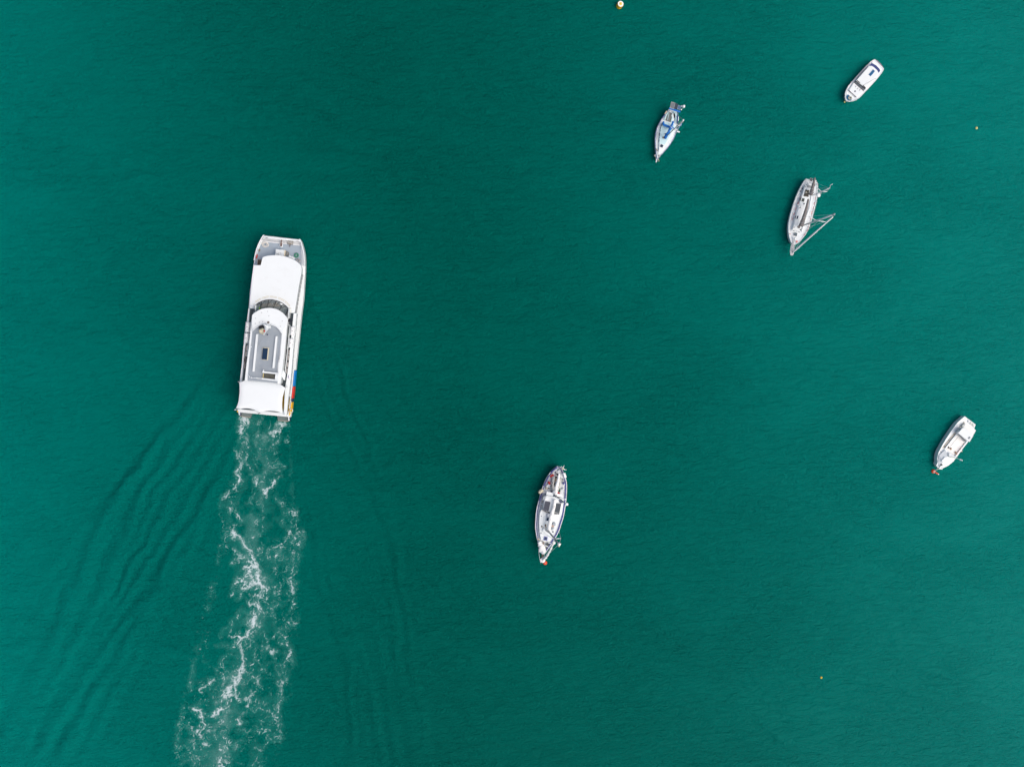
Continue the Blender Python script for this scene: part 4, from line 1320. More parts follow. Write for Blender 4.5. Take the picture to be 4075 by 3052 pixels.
def build_person(loc, rz):
    root = empty('person', loc, rz, 'person in dark clothing standing on the starboard walkway of the ferry', 'person')
    V, E, R = [], [], []

    def add(p, r, par=None):
        V.append(p)
        R.append(r)
        if par is not None:
            E.append((par, len(V) - 1))
        return len(V) - 1
    pel = add((0, 0, 0.95), 0.16)
    wai = add((0.02, 0, 1.12), 0.145, pel)
    che = add((0.05, 0, 1.35), 0.17, wai)
    nk = add((0.08, 0, 1.50), 0.065, che)
    hd = add((0.11, 0, 1.62), 0.10, nk)
    add((0.12, 0, 1.72), 0.085, hd)
    for s in (1, -1):
        hip = add((0, 0.10 * s, 0.88), 0.10, pel)
        kn = add((0.05, 0.11 * s, 0.48), 0.065, hip)
        an = add((-0.02, 0.11 * s, 0.09), 0.045, kn)
        add((0.16, 0.12 * s, 0.04), 0.04, an)
        sh = add((0.05, 0.21 * s, 1.40), 0.075, che)
        el = add((0.16, 0.27 * s, 1.16), 0.052, sh)
        wr = add((0.40, 0.20 * s, 1.12), 0.036, el)
        pa = add((0.46, 0.19 * s, 1.12), 0.036, wr)
        for k, (dx, dy) in enumerate(((0.09, -0.035), (0.105, -0.012), (0.10, 0.012), (0.085, 0.034))):
            f1 = add((0.46 + dx * 0.5, 0.19 * s + dy, 1.115), 0.011, pa)
            add((0.46 + dx, 0.19 * s + dy, 1.085), 0.009, f1)
        t1 = add((0.45, 0.19 * s - 0.045 * s, 1.11), 0.012, pa)
        add((0.49, 0.19 * s - 0.06 * s, 1.095), 0.010, t1)
    me = bpy.data.meshes.new('body')
    me.from_pydata(V, E, [])
    ob = bpy.data.objects.new('body', me)
    COL.objects.link(ob)
    sk = ob.modifiers.new('skin', 'SKIN')
    for i, sv in enumerate(me.skin_vertices[0].data):
        sv.radius = (R[i], R[i])
        sv.use_root = (i == 0)
    sub = ob.modifiers.new('sub', 'SUBSURF')
    sub.levels = sub.render_levels = 1
    dg = bpy.context.evaluated_depsgraph_get()
    m2 = bpy.data.meshes.new_from_object(ob.evaluated_get(dg))
    bpy.data.objects.remove(ob)
    body = link('body', m2, cloth, root, True)
    m2.materials.append(skinm)
    for p in m2.polygons:
        c = p.center
        if c.z > 1.52 or c.x > 0.41:
            p.material_index = 1
    link('hair', ball_mesh((0.085, 0, 1.70), 0.115, 0.105, 0.12, 0.03), hairm, body, True)
    bm = bmesh.new()
    hood = ball_mesh((0.05, 0, 1.40), 0.21, 0.27, 0.14, 0.05)
    bm.free()
    link('jacket_collar', hood, cloth, body, True)
    link('backpack', prism_mesh([(-0.30, -0.16), (-0.12, -0.17), (-0.12, 0.17), (-0.30, 0.16)], 1.02, 1.45, 0.05), cloth, body)


pp = FA(890, 95, 5.6)
build_person((pp.x, pp.y, 4.6), FERRY.e.rotation_euler.z + 1.1)


# ================================================================== sailing boats
def lumpy_path(T, pts, r, amp, seed, n=22, taper=(1, 1)):
    """thick soft roll along a local path, with folds"""
    rnd = random.Random(seed)
    P = smooth_pts(pts, max(2, n // max(1, len(pts) - 1)))
    rr = []
    for i in range(len(P)):
        t = i / (len(P) - 1)
        k = taper[0] * (1 - t) + taper[1] * t
        rr.append(r * k * (1 + amp * math.sin(i * 1.9 + seed) * 0.6 + amp * rnd.uniform(-0.5, 0.5)) * (0.55 if i in (0, len(P) - 1) else 1))
    return tube_mesh(P, rr, 10, 'roll')


def mast(T, name, zn, base, top, r, m, spreaders=(), parent=None):
    """base/top as (u, v, z); spreaders as (fraction of height, half length)"""
    A, B = T.at(zn, *base), T.at(zn, *top)
    o = link(name, tube_mesh([A, A.lerp(B, .6), B], [r, r, r * 0.75], 10), m, T.e, True)
    sp = []
    for f, h in spreaders:
        c = A.lerp(B, f)
        for s in (1, -1):
            q = c + Vector((-0.25, s * h, 0.08))
            link('spreader', tube_mesh([c, q], [0.075, 0.055], 6), aluw, o, True)
            sp.append((q, s))
    return o, A, B, sp


def rigging(T, H, A, B, sp, bowp, sternp, m=steel, r=0.014):
    for s in (1, -1):
        q = Vector((A.x - 0.3, s * H.half(A.x - 0.3, 0.05), H.zs(A.x)))
        mids = [p for p, k in sp if k == s]
        link('shroud', tube_mesh([q] + mids[:1] + [B], r, 5), m, T.e)
        q2 = Vector((A.x + 0.5, s * H.half(A.x + 0.5, 0.05), H.zs(A.x)))
        link('shroud', tube_mesh([q2, A.lerp(B, .6)], r, 5), m, T.e)
    for p in (bowp, sternp):
        if p is not None:
            link('stay', tube_mesh([p, B], r, 5), m, T.e)


def hatch(T, zn, uv, z, th, frame, pane, k=0.8):
    h = T.slab('deck_hatch', zn, uv, z, th, frame, 0.02)
    p = T.pts(zn, uv, z)
    c = sum(p, Vector()) / len(p)
    q = [c + (x - c) * k for x in p]
    link('hatch_pane', prism_mesh([(x.x, x.y) for x in q], z, z + 0.012), pane, h)
    return h


# ------------------------------------------------------------------ blue-sided ketch in the middle
K1, K2 = zone(2080, 1830, 240 / 1808), zone(2080, 2040, 240 / 1808)


def build_blue_ketch():
    z = 1.3
    T = boat_frame('ketch', 'white two-masted ketch with blue rails and two dark solar panels, orange buoy at its bow', 'sailboat', K2, (590, 1215), K1, (1085, 200), z, 'moored sailing boats')
    lf = T.pts(K1, [(1060, 200), (930, 270), (840, 350), (720, 520), (640, 690), (580, 850), (510, 1060), (450, 1270), (400, 1500)], z) + T.pts(K2, [(380, 200), (378, 400), (390, 560), (420, 750), (460, 900), (490, 1030), (545, 1180)], z)
    rg = T.pts(K1, [(1110, 212), (1180, 290), (1230, 370), (1290, 550), (1320, 740), (1315, 960), (1305, 1100), (1280, 1280), (1260, 1400)], z) + T.pts(K2, [(1205, 150), (1150, 330), (1100, 520), (1010, 690), (900, 870), (820, 1000), (700, 1150), (620, 1255)], z)
    H = Hull(T, lf, rg, z, T.bow_x, T.stern_x, n=40, sheer=0.5)
    H.b[-1] = 0.06
    H.b[0] = max(0.25, H.b[0])
    H.shell('hull', white, rake=0.10, wl=0.84, boot=navy)
    H.deck('deck', decklg)
    H.band('rail_cap', white, -0.03, 0.09, -0.05, 0.16)
    H.band('blue_rail', royal, 0.09, 0.30, -0.04, 0.13)
    H.lifelines(1.8)
    # coach roof and deckhouse
    T.slabs('coach_roof', [(K1, 640, 1215), (K1, 715, 1050), (K1, 930, 1090), (K1, 1200, 1130), (K1, 1225, 1300), (K1, 1170, 1657), (K2, 1120, 60), (K2, 1050, 330), (K2, 955, 560), (K2, 872, 740), (K2, 810, 855), (K2, 620, 830), (K2, 545, 800), (K2, 505, 600), (K2, 495, 300), (K2, 505, 100), (K1, 510, 1600), (K1, 560, 1480), (K1, 600, 1320)], 2.05, 0.8, deckw, 0.06)
    dh = T.slab('deckhouse', K1, [(655, 1205), (712, 1062), (930, 1100), (1196, 1135), (1205, 1330), (1125, 1590), (950, 1575), (780, 1548), (600, 1492)], 2.7, 0.7, white, 0.05)
    for a, b in (((585, 1480), (625, 1520)), ((655, 1535), (735, 1560)), ((755, 1562), (820, 1585)), ((955, 1605), (1030, 1612)), ((1045, 1610), (1095, 1608))):
        T.bar('deckhouse_window', K1, a, b, 0.22, 2.5, 0.35, glassd, parent=dh)
    for a, b in (((560, 1340), (550, 1440)), ((600, 1215), (575, 1300))):
        T.bar('deckhouse_window', K1, a, b, 0.12, 2.4, 0.3, glassd, parent=dh)
    T.slab('spray_hood', K1, [(618, 1090), (715, 1050), (650, 1195), (585, 1200)], 2.75, 0.5, greytarp, 0.05)
    solar_grid(T, T.pts(K1, [(680, 1230), (835, 1262), (775, 1540), (615, 1500)], 2.85), 2.85, 6, 9, solar, mat('navy_frame', (0.05, 0.06, 0.12), 0.5), line=0.010)
    solar_grid(T, T.pts(K1, [(1000, 1292), (1160, 1305), (1105, 1592), (945, 1568)], 2.85), 2.85, 6, 9, mat('solar_slate', (0.04, 0.055, 0.07), 0.3, 0.2, 6, spec=0.15), alu, line=0.007)
    T.slab('bimini_panel', K1, [(722, 948), (922, 990), (912, 1085), (714, 1042)], 2.9, 0.05, white)
    T.slab('bimini_panel', K1, [(1010, 1003), (1192, 1037), (1184, 1124), (998, 1078)], 2.9, 0.05, white)
    T.tube('bimini_bar', K1, [(660, 1018, 2.8), (880, 1062, 2.8)], 0.04, black, 6)
    T.tube('bimini_bar', K1, [(1040, 1110, 2.8), (1180, 1135, 2.8)], 0.04, black, 6)
    T.slab('life_raft_cover', K1, [(1095, 1215), (1150, 1195), (1195, 1235), (1200, 1300), (1120, 1290)], 2.95, 0.22, navy, 0.06)
    # long hatch under the boom, bow hatch, small hatches
    hatch(T, K2, [(738, 18), (812, 22), (800, 130), (722, 120)], 2.2, 0.16, royal, decklg, 0.84)
    hatch(T, K2, [(722, 130), (795, 138), (778, 255), (698, 245)], 2.2, 0.16, decklg, hatchb, 0.8)
    hatch(T, K2, [(650, 708), (756, 726), (736, 838), (628, 822)], 2.18, 0.14, mat('violet_blue_frame', (0.12, 0.14, 0.42), 0.5), hatchb, 0.68)
    hatch(T, K2, [(888, 545), (930, 545), (926, 592), (884, 592)], 2.13, 0.09, decklg, hatchb, 0.9)
    hatch(T, K2, [(538, 590), (574, 592), (568, 638), (534, 634)], 2.13, 0.09, alu, white, 0.6)
    T.ball('deck_fill', K2, 562, 98, 2.08, 0.08, navy, rz=0.04)
    for u, v, m, r in ((690, 370, brown, 0.14), (578, 415, brown, 0.12), (700, 420, brown, 0.12), (720, 545, alu, 0.12), (770, 590, alu, 0.1)):
        c = T.at(K2, u, v, 2.2)
        w = link('winch', lathe_mesh([(r, 0), (r * .8, .1), (r, .2), (0, .22)], 12, origin=(c.x, c.y, 2.05)), m, T.e, True)
    for u, v, rx, m in ((925, 335, 0.34, greytarp), (895, 395, 0.26, mat('salmon_cover', (0.5, 0.33, 0.26), 0.8, 0.15, 4)), (885, 455, 0.32, greytarp), (630, 500, 0.3, decklg), (690, 500, 0.24, greytarp)):
        T.ball('covered_gear', K2, u, v, 2.15, rx, m, 0.15, rz=0.2)
    # masts, booms and rolled sails
    mm, A, B, sp = mast(T, 'main_mast', K2, (760, 540, 2.05), (1090, 935, 13.5), 0.13, alu, ((.62, 1.0),))
    P = [T.at(K1, 958, 1170, 3.15), T.at(K1, 930, 1400, 3.1), T.at(K2, 850, 80, 3.05), T.at(K2, 805, 330, 3.0), T.at(K2, 768, 515, 2.95)]
    bo = link('main_boom', tube_mesh(P, 0.1, 8), aluw, T.e, True)
    link('furled_mainsail', lumpy_path(T, [p + Vector((0, 0, 0.22)) for p in P], 0.33, 0.10, 3, 26, (0.75, 1.15)), sailw, bo, True)
    for t in (0.25, 0.45, 0.62, 0.8):
        i = t * 4
        k = int(i)
        c = P[k].lerp(P[k + 1], i - k) + Vector((0, 0, 0.22))
        link('sail_tie', torus_mesh((c.x, c.y, c.z), 0.36, 0.025, 12, tilt=math.radians(90)), greytarp, bo)
    zm, A2, B2, sp2 = mast(T, 'mizzen_mast', K1, (960, 1045, 1.4), (1285, 1310, 11.2), 0.11, alu, ((.56, 0.95),))
    T.ball('radome', K1, 1320, 1325, 10.8, 0.27, white, parent=zm, rz=0.16)
    T.ball('masthead_light', K2, 1088, 990, 13.6, 0.16, cream, parent=mm)
    T.ball('masthead_float', K2, 1092, 940, 13.5, 0.26, sailw, 0.2, parent=mm)
    Q = [T.at(K1, 1095, 390, 3.0), T.at(K1, 1060, 600, 3.0), T.at(K1, 1010, 800, 3.0), T.at(K1, 985, 960, 3.0)]
    mb = link('mizzen_boom', tube_mesh(Q, 0.08, 8), aluw, T.e, True)
    link('furled_mizzen', lumpy_path(T, [p + Vector((0, 0, 0.15)) for p in Q], 0.27, 0.28, 8, 18, (0.6, 1.35)), sailw, mb, True)
    T.ball('mizzen_sail_bundle', K1, 975, 965, 3.1, 0.4, sailw, 0.25, parent=mb)
    tipb = T.at(K2, 590, 1425, 1.75)
    J = [T.at(K2, 592, 1420, 1.9), T.at(K2, 690, 1335, 3.2), T.at(K2, 770, 1210, 4.8), T.at(K2, 850, 1060, 6.6), T.at(K2, 925, 885, 8.8)]
    link('furled_jib', lumpy_path(T, J, 0.18, 0.32, 5, 20, (1.2, 1.0)), sailw, T.e, True)
    T.ball('jib_head', K2, 930, 890, 8.8, 0.28, sailw, 0.15)
    T.ball('jib_tack', K2, 600, 1415, 1.9, 0.5, sailw, 0.2, rz=0.4)
    rigging(T, H, A, B, sp, tipb, None, aluw, 0.02)
    rigging(T, H, A2, B2, sp2, None, Vector((T.stern_x + 0.3, 0, 1.4)), aluw, 0.016)
    # bowsprit, pulpit, sail heap and foredeck openings
    bs = T.tube('bowsprit', K2, [(590, 1180, 1.75), (595, 1430, 1.8)], [0.2, 0.13], brown, 8)
    T.tube('pulpit_rail', K2, [(480, 1150, 2.2), (505, 1340, 2.3), (540, 1500, 2.3)], 0.03, aluw, 6)
    T.tube('pulpit_rail', K2, [(660, 1240, 2.2), (640, 1340, 2.3), (600, 1470, 2.3)], 0.03, aluw, 6)
    T.tube('anchor', K2, [(545, 1330, 1.7), (505, 1400, 1.5)], 0.07, rust, 6)
    for k, (u, v, r) in enumerate(((520, 920, 0.42), (560, 1010, 0.55), (590, 1080, 0.62), (600, 1150, 0.5), (555, 1100, 0.5), (500, 880, 0.3))):
        T.ball('bagged_headsail', K2, u, v, 1.9 + 0.02 * k, r, sailw, 0.2, rz=0.35)
    T.slab('fore_hatch', K2, [(735, 895), (820, 935), (770, 1005), (688, 955)], 1.78, 0.1, mat('hatch_net', (0.06, 0.075, 0.075), 0.8, 0.4, 6), 0.0)
    T.slab('fore_hatch', K2, [(690, 1010), (745, 1045), (690, 1110), (668, 1070)], 1.8, 0.1, mat('hatch_net', (0.06, 0.075, 0.075)), 0.0)
    T.bar('fore_hatch_rim', K2, (770, 890), (850, 925), 0.1, 1.86, 0.15, white)
    T.bar('fore_hatch_rim', K2, (680, 985), (770, 1020), 0.1, 1.86, 0.15, white)
    T.slab('cable_locker', K2, [(520, 850), (600, 880), (620, 960), (590, 970), (540, 900)], 1.76, 0.08, rust)
    T.bar('windlass', K2, (640, 870), (625, 985), 0.14, 2.0, 0.3, brown)
    T.bar('side_deck_patch', K2, (455, 760), (500, 840), 0.2, 1.72, 0.03, mat('buff_deck', (0.55, 0.42, 0.28), 0.8, 0.2, 4))
    # stern gear: weather cloths, wind turbine, tender gear, cans
    for a, b in (((1030, 215), (850, 380)), ((800, 470), (640, 780)), ((590, 1000), (500, 1230))):
        T.bar('weather_cloth', K1, a, b, 0.14, 2.0, 0.6, royal)
    T.bar('weather_cloth', K1, (1140, 250), (1225, 370), 0.1, 1.9, 0.5, royal)
    pt = T.at(K1, 1195, 265, 4.2)
    wp = link('wind_turbine_pole', tube_mesh([Vector((T.stern_x + 0.6, T.at(K1, 1150, 270, 1.3).y * 0.6, 1.3)), pt], 0.04, 8), aluw, T.e, True)
    for u, v in ((1250, 155), (1160, 178), (1315, 303)):
        q = T.at(K1, u, v, 4.4)
        link('turbine_blade', tube_mesh([pt + Vector((0, 0, .05)), pt.lerp(q, .4), q], [0.05, 0.08, 0.02], 6), white, wp, True)
    T.ball('turbine_hub', K1, 1200, 258, 4.25, 0.2, cream, parent=wp)
    T.slab('stern_box', K1, [(1215, 402), (1278, 390), (1318, 522), (1252, 540)], 2.3, 0.4, white, 0.03)
    for u, v, m, r in ((790, 740, white, 0.26), (735, 790, decklg, 0.24), (795, 805, white, 0.2), (720, 840, beige, 0.2), (1240, 735, white, 0.14), (1085, 330, decklg, 0.2)):
        c = T.at(K1, u, v, 1.6)
        link('deck_drum', lathe_mesh([(r, 0), (r, .4), (r * .8, .45), (0, .46)], 14, origin=(c.x, c.y, 1.25)), m, T.e, True)
    T.slab('liferaft_case', K1, [(765, 765), (825, 770), (820, 865), (760, 860)], 1.7, 0.45, mat('case_grey', (0.10, 0.13, 0.14), 0.7), 0.05)
    for u, v, r in ((575, 915, 0.3), (540, 940, 0.32), (515, 965, 0.28)):
        T.ball('horseshoe_float', K1, u, v, 2.3, r, cream, 0.1)
    T.bar('blue_bucket', K1, (1205, 700), (1250, 702), 0.34, 1.9, 0.5, royal, bevel=0.05)
    T.slab('cockpit_well', K1, [(835, 915), (930, 930), (1000, 945), (985, 985), (830, 955)], 1.32, 0.03, navy)
    T.slab('cockpit_tarp', K1, [(1055, 770), (1140, 850), (1130, 970), (1070, 950), (1040, 860)], 1.9, 0.5, green, 0.05)
    for k, (u, v) in enumerate(((1170, 420), (1200, 600), (1210, 860), (1000, 380), (930, 330), (880, 640))):
        T.ball('deck_gear', K1, u, v, 1.45, 0.16 + 0.02 * (k % 3), alu if k % 2 else decklg, 0.2)
    return T, H


KT, KH = build_blue_ketch()


def inflatable(T):
    c = T.at(K1, 985, 740, 1.4)
    w = T.M @ c
    D = Thing('inflatable_dinghy', 'grey inflatable dinghy stowed on the aft deck of the blue-railed ketch', 'dinghy', (w.x, w.y, 1.32), T.e.rotation_euler.z)
    L = lambda u, v, zz: D.at(K1, u, v, zz)
    path = [L(925, 480, 1.75), L(910, 600, 1.75), L(890, 760, 1.75), L(915, 880, 1.75), L(985, 940, 1.8), L(1045, 890, 1.75), L(1085, 780, 1.75), L(1110, 640, 1.75), L(1125, 520, 1.75)]
    P = [p - Vector((0, 0, 0)) for p in smooth_pts(path, 4)]
    rr = [0.26 * (0.5 if i in (0, len(P) - 1) else 1) for i in range(len(P))]
    tb = link('buoyancy_tube', tube_mesh(P, rr, 10), pvcw, D.e, True)
    for u, v in ((920, 555), (1115, 600), (890, 680), (1112, 720), (862, 765)):
        p = L(u, v, 1.95)
        link('tube_strap', torus_mesh((p.x, p.y, p.z - 0.2), 0.27, 0.03, 12, tilt=math.radians(90)), black, tb)
    link('floor', prism_mesh([(p.x, p.y) for p in (L(940, 560, 1.5), L(925, 760, 1.5), L(960, 880, 1.5), L(1030, 880, 1.5), L(1075, 720, 1.5), L(1085, 600, 1.5))], 0.06, 0.14), seatgrey, D.e)
    for k, (u, v, m) in enumerate(((1010, 520, black), (990, 600, brown), (1045, 440, black), (1000, 660, alu), (970, 720, black))):
        p = L(u, v, 1.7)
        link('stowed_gear', ball_mesh((p.x, p.y, 0.32), 0.22, 0.2, 0.2, 0.2, 10, 'gear', k), m, D.e, True)


inflatable(KT)


def fuel_can(zn, u, v, z, label, T, rz=0.0):
    p = zn(u, v, z)
    o = empty('fuel_can', (p.x, p.y, z), T.e.rotation_euler.z + rz, label, 'fuel can', 'red fuel cans on the blue-railed ketch')
    link('body', prism_mesh([(-.24, -.16), (.24, -.16), (.24, .16), (-.24, .16)], 0, .46, .05), redcan, o)
    link('handle', tube_mesh([(-.15, 0, .44), (-.08, 0, .54), (.08, 0, .54), (.15, 0, .44)], .03, 6), redcan, o, True)
    link('cap', lathe_mesh([(.05, 0), (.05, .07), (0, .08)], 10, origin=(.17, .08, .44)), black, o, True)


fuel_can(K1, 895, 465, 1.35, 'red fuel can at the stern rail of the ketch, inboard of the pair', KT)
fuel_can(K1, 850, 470, 1.35, 'red fuel can at the stern rail of the ketch, outboard of the pair', KT, 0.2)
fuel_can(K1, 785, 685, 1.35, 'single red fuel can beside the white drums on the ketch', KT, 0.5)
fuel_can(K1, 1065, 985, 1.40, 'red fuel can in the cockpit beside the dark green tarp', KT, 1.2)


# ------------------------------------------------------------------ small sloop with bright blue canvas
BZ = zone(2540, 390, 260 / 1596)


def build_blue_sloop():
    z = 1.05
    T = boat_frame('sloop', 'small white sailboat with bright blue canvas covers and solar panels over its stern', 'sailboat', BZ, (438, 1545), BZ, (860, 292), z, 'moored sailing boats')
    lf = T.pts(BZ, [(440, 1530), (430, 1380), (415, 1200), (412, 1000), (420, 850), (450, 720), (510, 600), (580, 480), (640, 410), (700, 335), (775, 275)], z)
    rg = T.pts(BZ, [(470, 1500), (600, 1370), (720, 1240), (800, 1130), (860, 1020), (910, 900), (935, 780), (950, 640), (972, 480), (980, 370), (950, 305)], z)
    H = Hull(T, lf, rg, z, T.bow_x, T.stern_x, n=34, sheer=0.4)
    H.b[-1] = 0.05
    H.shell('hull', white, rake=0.10, wl=0.85, boot=navy)
    H.deck('deck', deckw, 0.03, 0.04)
    H.band('blue_toe_rail', mat('faded_blue_rail', (0.10, 0.15, 0.36), 0.5, 0.15, 3), 0.02, 0.10, -0.04, 0.06)
    H.lifelines(1.6)
    cr = T.slab('coach_roof', BZ, [(592, 600), (700, 640), (905, 700), (872, 760), (700, 1060), (600, 1230), (545, 1290), (512, 1280), (515, 1080), (528, 920), (552, 750)], 1.5, 0.48, cyanw, 0.06)
    T.slab('fore_deck_panel', BZ, [(520, 1120), (640, 1150), (590, 1250), (515, 1360), (502, 1350)], 1.53, 0.03, deckw)
    for a, b in (((585, 625), (548, 765)), ((532, 860), (524, 930)), ((518, 1020), (512, 1080))):
        T.bar('cabin_window', BZ, a, b, 0.09, 1.42, 0.25, glassd, parent=cr)
    hatch(T, BZ, [(652, 868), (690, 875), (675, 912), (640, 900)], 1.6, 0.1, white, hatchb, 0.85)
    hatch(T, BZ, [(557, 1130), (616, 1160), (594, 1220), (530, 1192)], 1.62, 0.12, navy, hatchb, 0.9)
    # cockpit
    ck = T.slab('cockpit_well', BZ, [(752, 345), (835, 385), (812, 500), (785, 600), (660, 552), (690, 450)], 1.07, 0.03, mat('cockpit_grey', (0.16, 0.17, 0.17), 0.85, 0.2, 4))
    T.slab('cockpit_well', BZ, [(862, 400), (912, 380), (905, 480), (880, 500)], 1.07, 0.03, black)
    T.bar('tiller', BZ, (835, 380), (815, 450), 0.09, 1.35, 0.1, cyanw, parent=ck)
    T.bar('cockpit_seat', BZ, (752, 360), (718, 545), 0.07, 1.2, 0.15, cyanw, parent=ck)
    T.bar('cockpit_seat', BZ, (840, 470), (810, 590), 0.2, 1.25, 0.2, cyanw, parent=ck)
    T.slab('cockpit_coaming', BZ, [(865, 320), (930, 345), (950, 480), (935, 620), (905, 600), (915, 470), (905, 380), (855, 365)], 1.35, 0.3, cyanw, 0.04)
    T.slab('cockpit_coaming', BZ, [(740, 320), (760, 330), (690, 450), (650, 540), (625, 525), (670, 420)], 1.35, 0.3, cyanw, 0.04)
    sh = T.slab('spray_hood', BZ, [(628, 588), (720, 600), (880, 650), (905, 690), (868, 735), (760, 700), (622, 650)], 2.05, 0.5, cyanw, 0.1)
    T.tube('spray_hood_edge', BZ, [(618, 578, 2.05), (616, 650, 2.08), (700, 690, 2.12), (790, 730, 2.12), (868, 742, 2.05)], [0.13, 0.2, 0.2, 0.22, 0.12], canvasb, 8, sh, 3)
    P = [T.at(BZ, 852, 572, 2.7), T.at(BZ, 820, 660, 2.7), T.at(BZ, 785, 740, 2.7), T.at(BZ, 735, 840, 2.7), T.at(BZ, 690, 910, 2.7), T.at(BZ, 655, 985, 2.6)]
    bo = link('boom', tube_mesh(P, 0.07, 8), alu, T.e, True)
    link('blue_sail_cover', lumpy_path(T, [p + Vector((0, 0, 0.14)) for p in P], 0.2, 0.16, 4, 20, (0.85, 1.35)), canvasb, bo, True)
    T.ball('sail_cover_foot', BZ, 660, 980, 2.4, 0.22, canvasb, 0.25, parent=bo)
    T.slab('mast_step', BZ, [(590, 960), (640, 940), (630, 1000), (600, 990)], 1.56, 0.06, brown)
    mm, A, B, sp = mast(T, 'mast', BZ, (645, 985, 1.5), (1098, 552, 11.8), 0.08, mat('weathered_spar', (0.36, 0.38, 0.36), 0.5, 0.1, 3), ((.50, 0.65), (.72, 0.5)))
    for k in range(6):
        c = A.lerp(B, 0.66 + 0.055 * k)
        link('mast_step_bracket', tube_mesh([c + Vector((0, -0.2, 0)), c + Vector((0, 0.2, 0))], 0.03, 5), aluw, mm)
    link('mast_head_gear', ball_mesh(B, 0.15, 0.15, 0.2, 0.2), aluw, mm, True)
    # blue sail bag hoisted along the shrouds
    T.tube('blue_flag_roll', BZ, [(1060, 640, 6.6), (1010, 700, 6.0), (965, 770, 5.4)], 0.10, canvasb, 6, mm)
    rigging(T, H, A, B, sp, Vector((T.bow_x - .1, 0, 1.5)), Vector((T.stern_x + .1, 0, 1.1)), aluw, 0.016)
    # solar arch over the stern
    zq = 2.9
    ar = T.bar('blue_canvas_strip', BZ, (755, 255), (1030, 345), 0.30, zq - 0.12, 0.06, canvasb)
    solar_grid(T, T.pts(BZ, [(810, 100), (905, 128), (870, 278), (772, 246)], zq), zq, 4, 8, solarg, mat('silver_frame', (0.55, 0.55, 0.52), 0.4), line=0.008)
    solar_grid(T, T.pts(BZ, [(908, 132), (972, 152), (942, 284), (876, 272)], zq - .03), zq - .03, 5, 8, solar, navy, line=0.006)
    solar_grid(T, T.pts(BZ, [(975, 180), (1046, 202), (1024, 298), (948, 272)], zq), zq, 4, 6, solarb, mat('silver_frame', (0.55, 0.55, 0.52)), line=0.008)
    for u, v in ((790, 260), (960, 310)):
        a = T.at(BZ, u, v, zq - 0.12)
        T.wire('arch_leg', Vector((a.x + .2, a.y * .8, 1.05)), a, 0.04, steel, ar)
    T.tube('turbine_pole', BZ, [(1045, 300, 1.4), (1080, 250, 3.3), (1110, 215, 4.4)], 0.04, aluw, 6)
    T.ball('turbine_body', BZ, 1110, 212, 4.4, 0.26, white, 0.15)
    T.ball('antenna_pod', BZ, 1056, 208, 3.6, 0.15, white)
    T.ball('antenna_pod', BZ, 1050, 290, 3.4, 0.13, white)
    T.bar('white_fender', BZ, (938, 812), (1014, 836), 0.22, 1.3, 0.22, white, bevel=0.06)
    T.bar('white_fender', BZ, (982, 460), (980, 560), 0.16, 1.5, 0.3, white, bevel=0.05)
    for a, b in (((600, 470), (680, 385)), ((965, 430), (962, 620))):
        T.bar('blue_dodger', BZ, a, b, 0.1, 1.6, 0.5, mat('dodger_blue', (0.03, 0.09, 0.32), 0.85, 0.15, 5))
    T.bar('outboard_cover', BZ, (700, 325), (655, 390), 0.2, 1.7, 0.5, beige, bevel=0.05)
    T.ball('bow_fender', BZ, 412, 1412, 1.0, 0.2, pvcw)
    T.ball('bow_fender', BZ, 508, 1415, 1.3, 0.17, pvcw)
    T.bar('anchor', BZ, (450, 1245), (472, 1300), 0.16, 1.5, 0.12, brown)
    T.tube('bow_roller', BZ, [(455, 1480, 1.4), (432, 1580, 1.35)], 0.09, aluw, 6)
    T.tube('pulpit', BZ, [(432, 1400, 2.0), (430, 1500, 2.1), (445, 1560, 2.1), (500, 1480, 2.05), (540, 1400, 2.0)], 0.025, steel, 6, smooth=3)
    for k in range(3):
        T.tube('mooring_line', BZ, [(475 + 12 * k, 1500, 1.2), (498 + 12 * k, 1560 - 6 * k, 0.1)], 0.025, cream, 5)
    for k in range(5):
        T.tube('side_deck_rope', BZ, [(470 + k * 3, 800 + 45 * k, 1.1), (440 + k * 2, 830 + 45 * k, 1.1), (462 + k * 2, 850 + 45 * k, 1.1)], 0.02, alu, 5, smooth=3)
    return T


build_blue_sloop()

# ------------------------------------------------------------------ grey-white ketch with long leaning masts
CZ = zone(3060, 680, 340 / 1565)


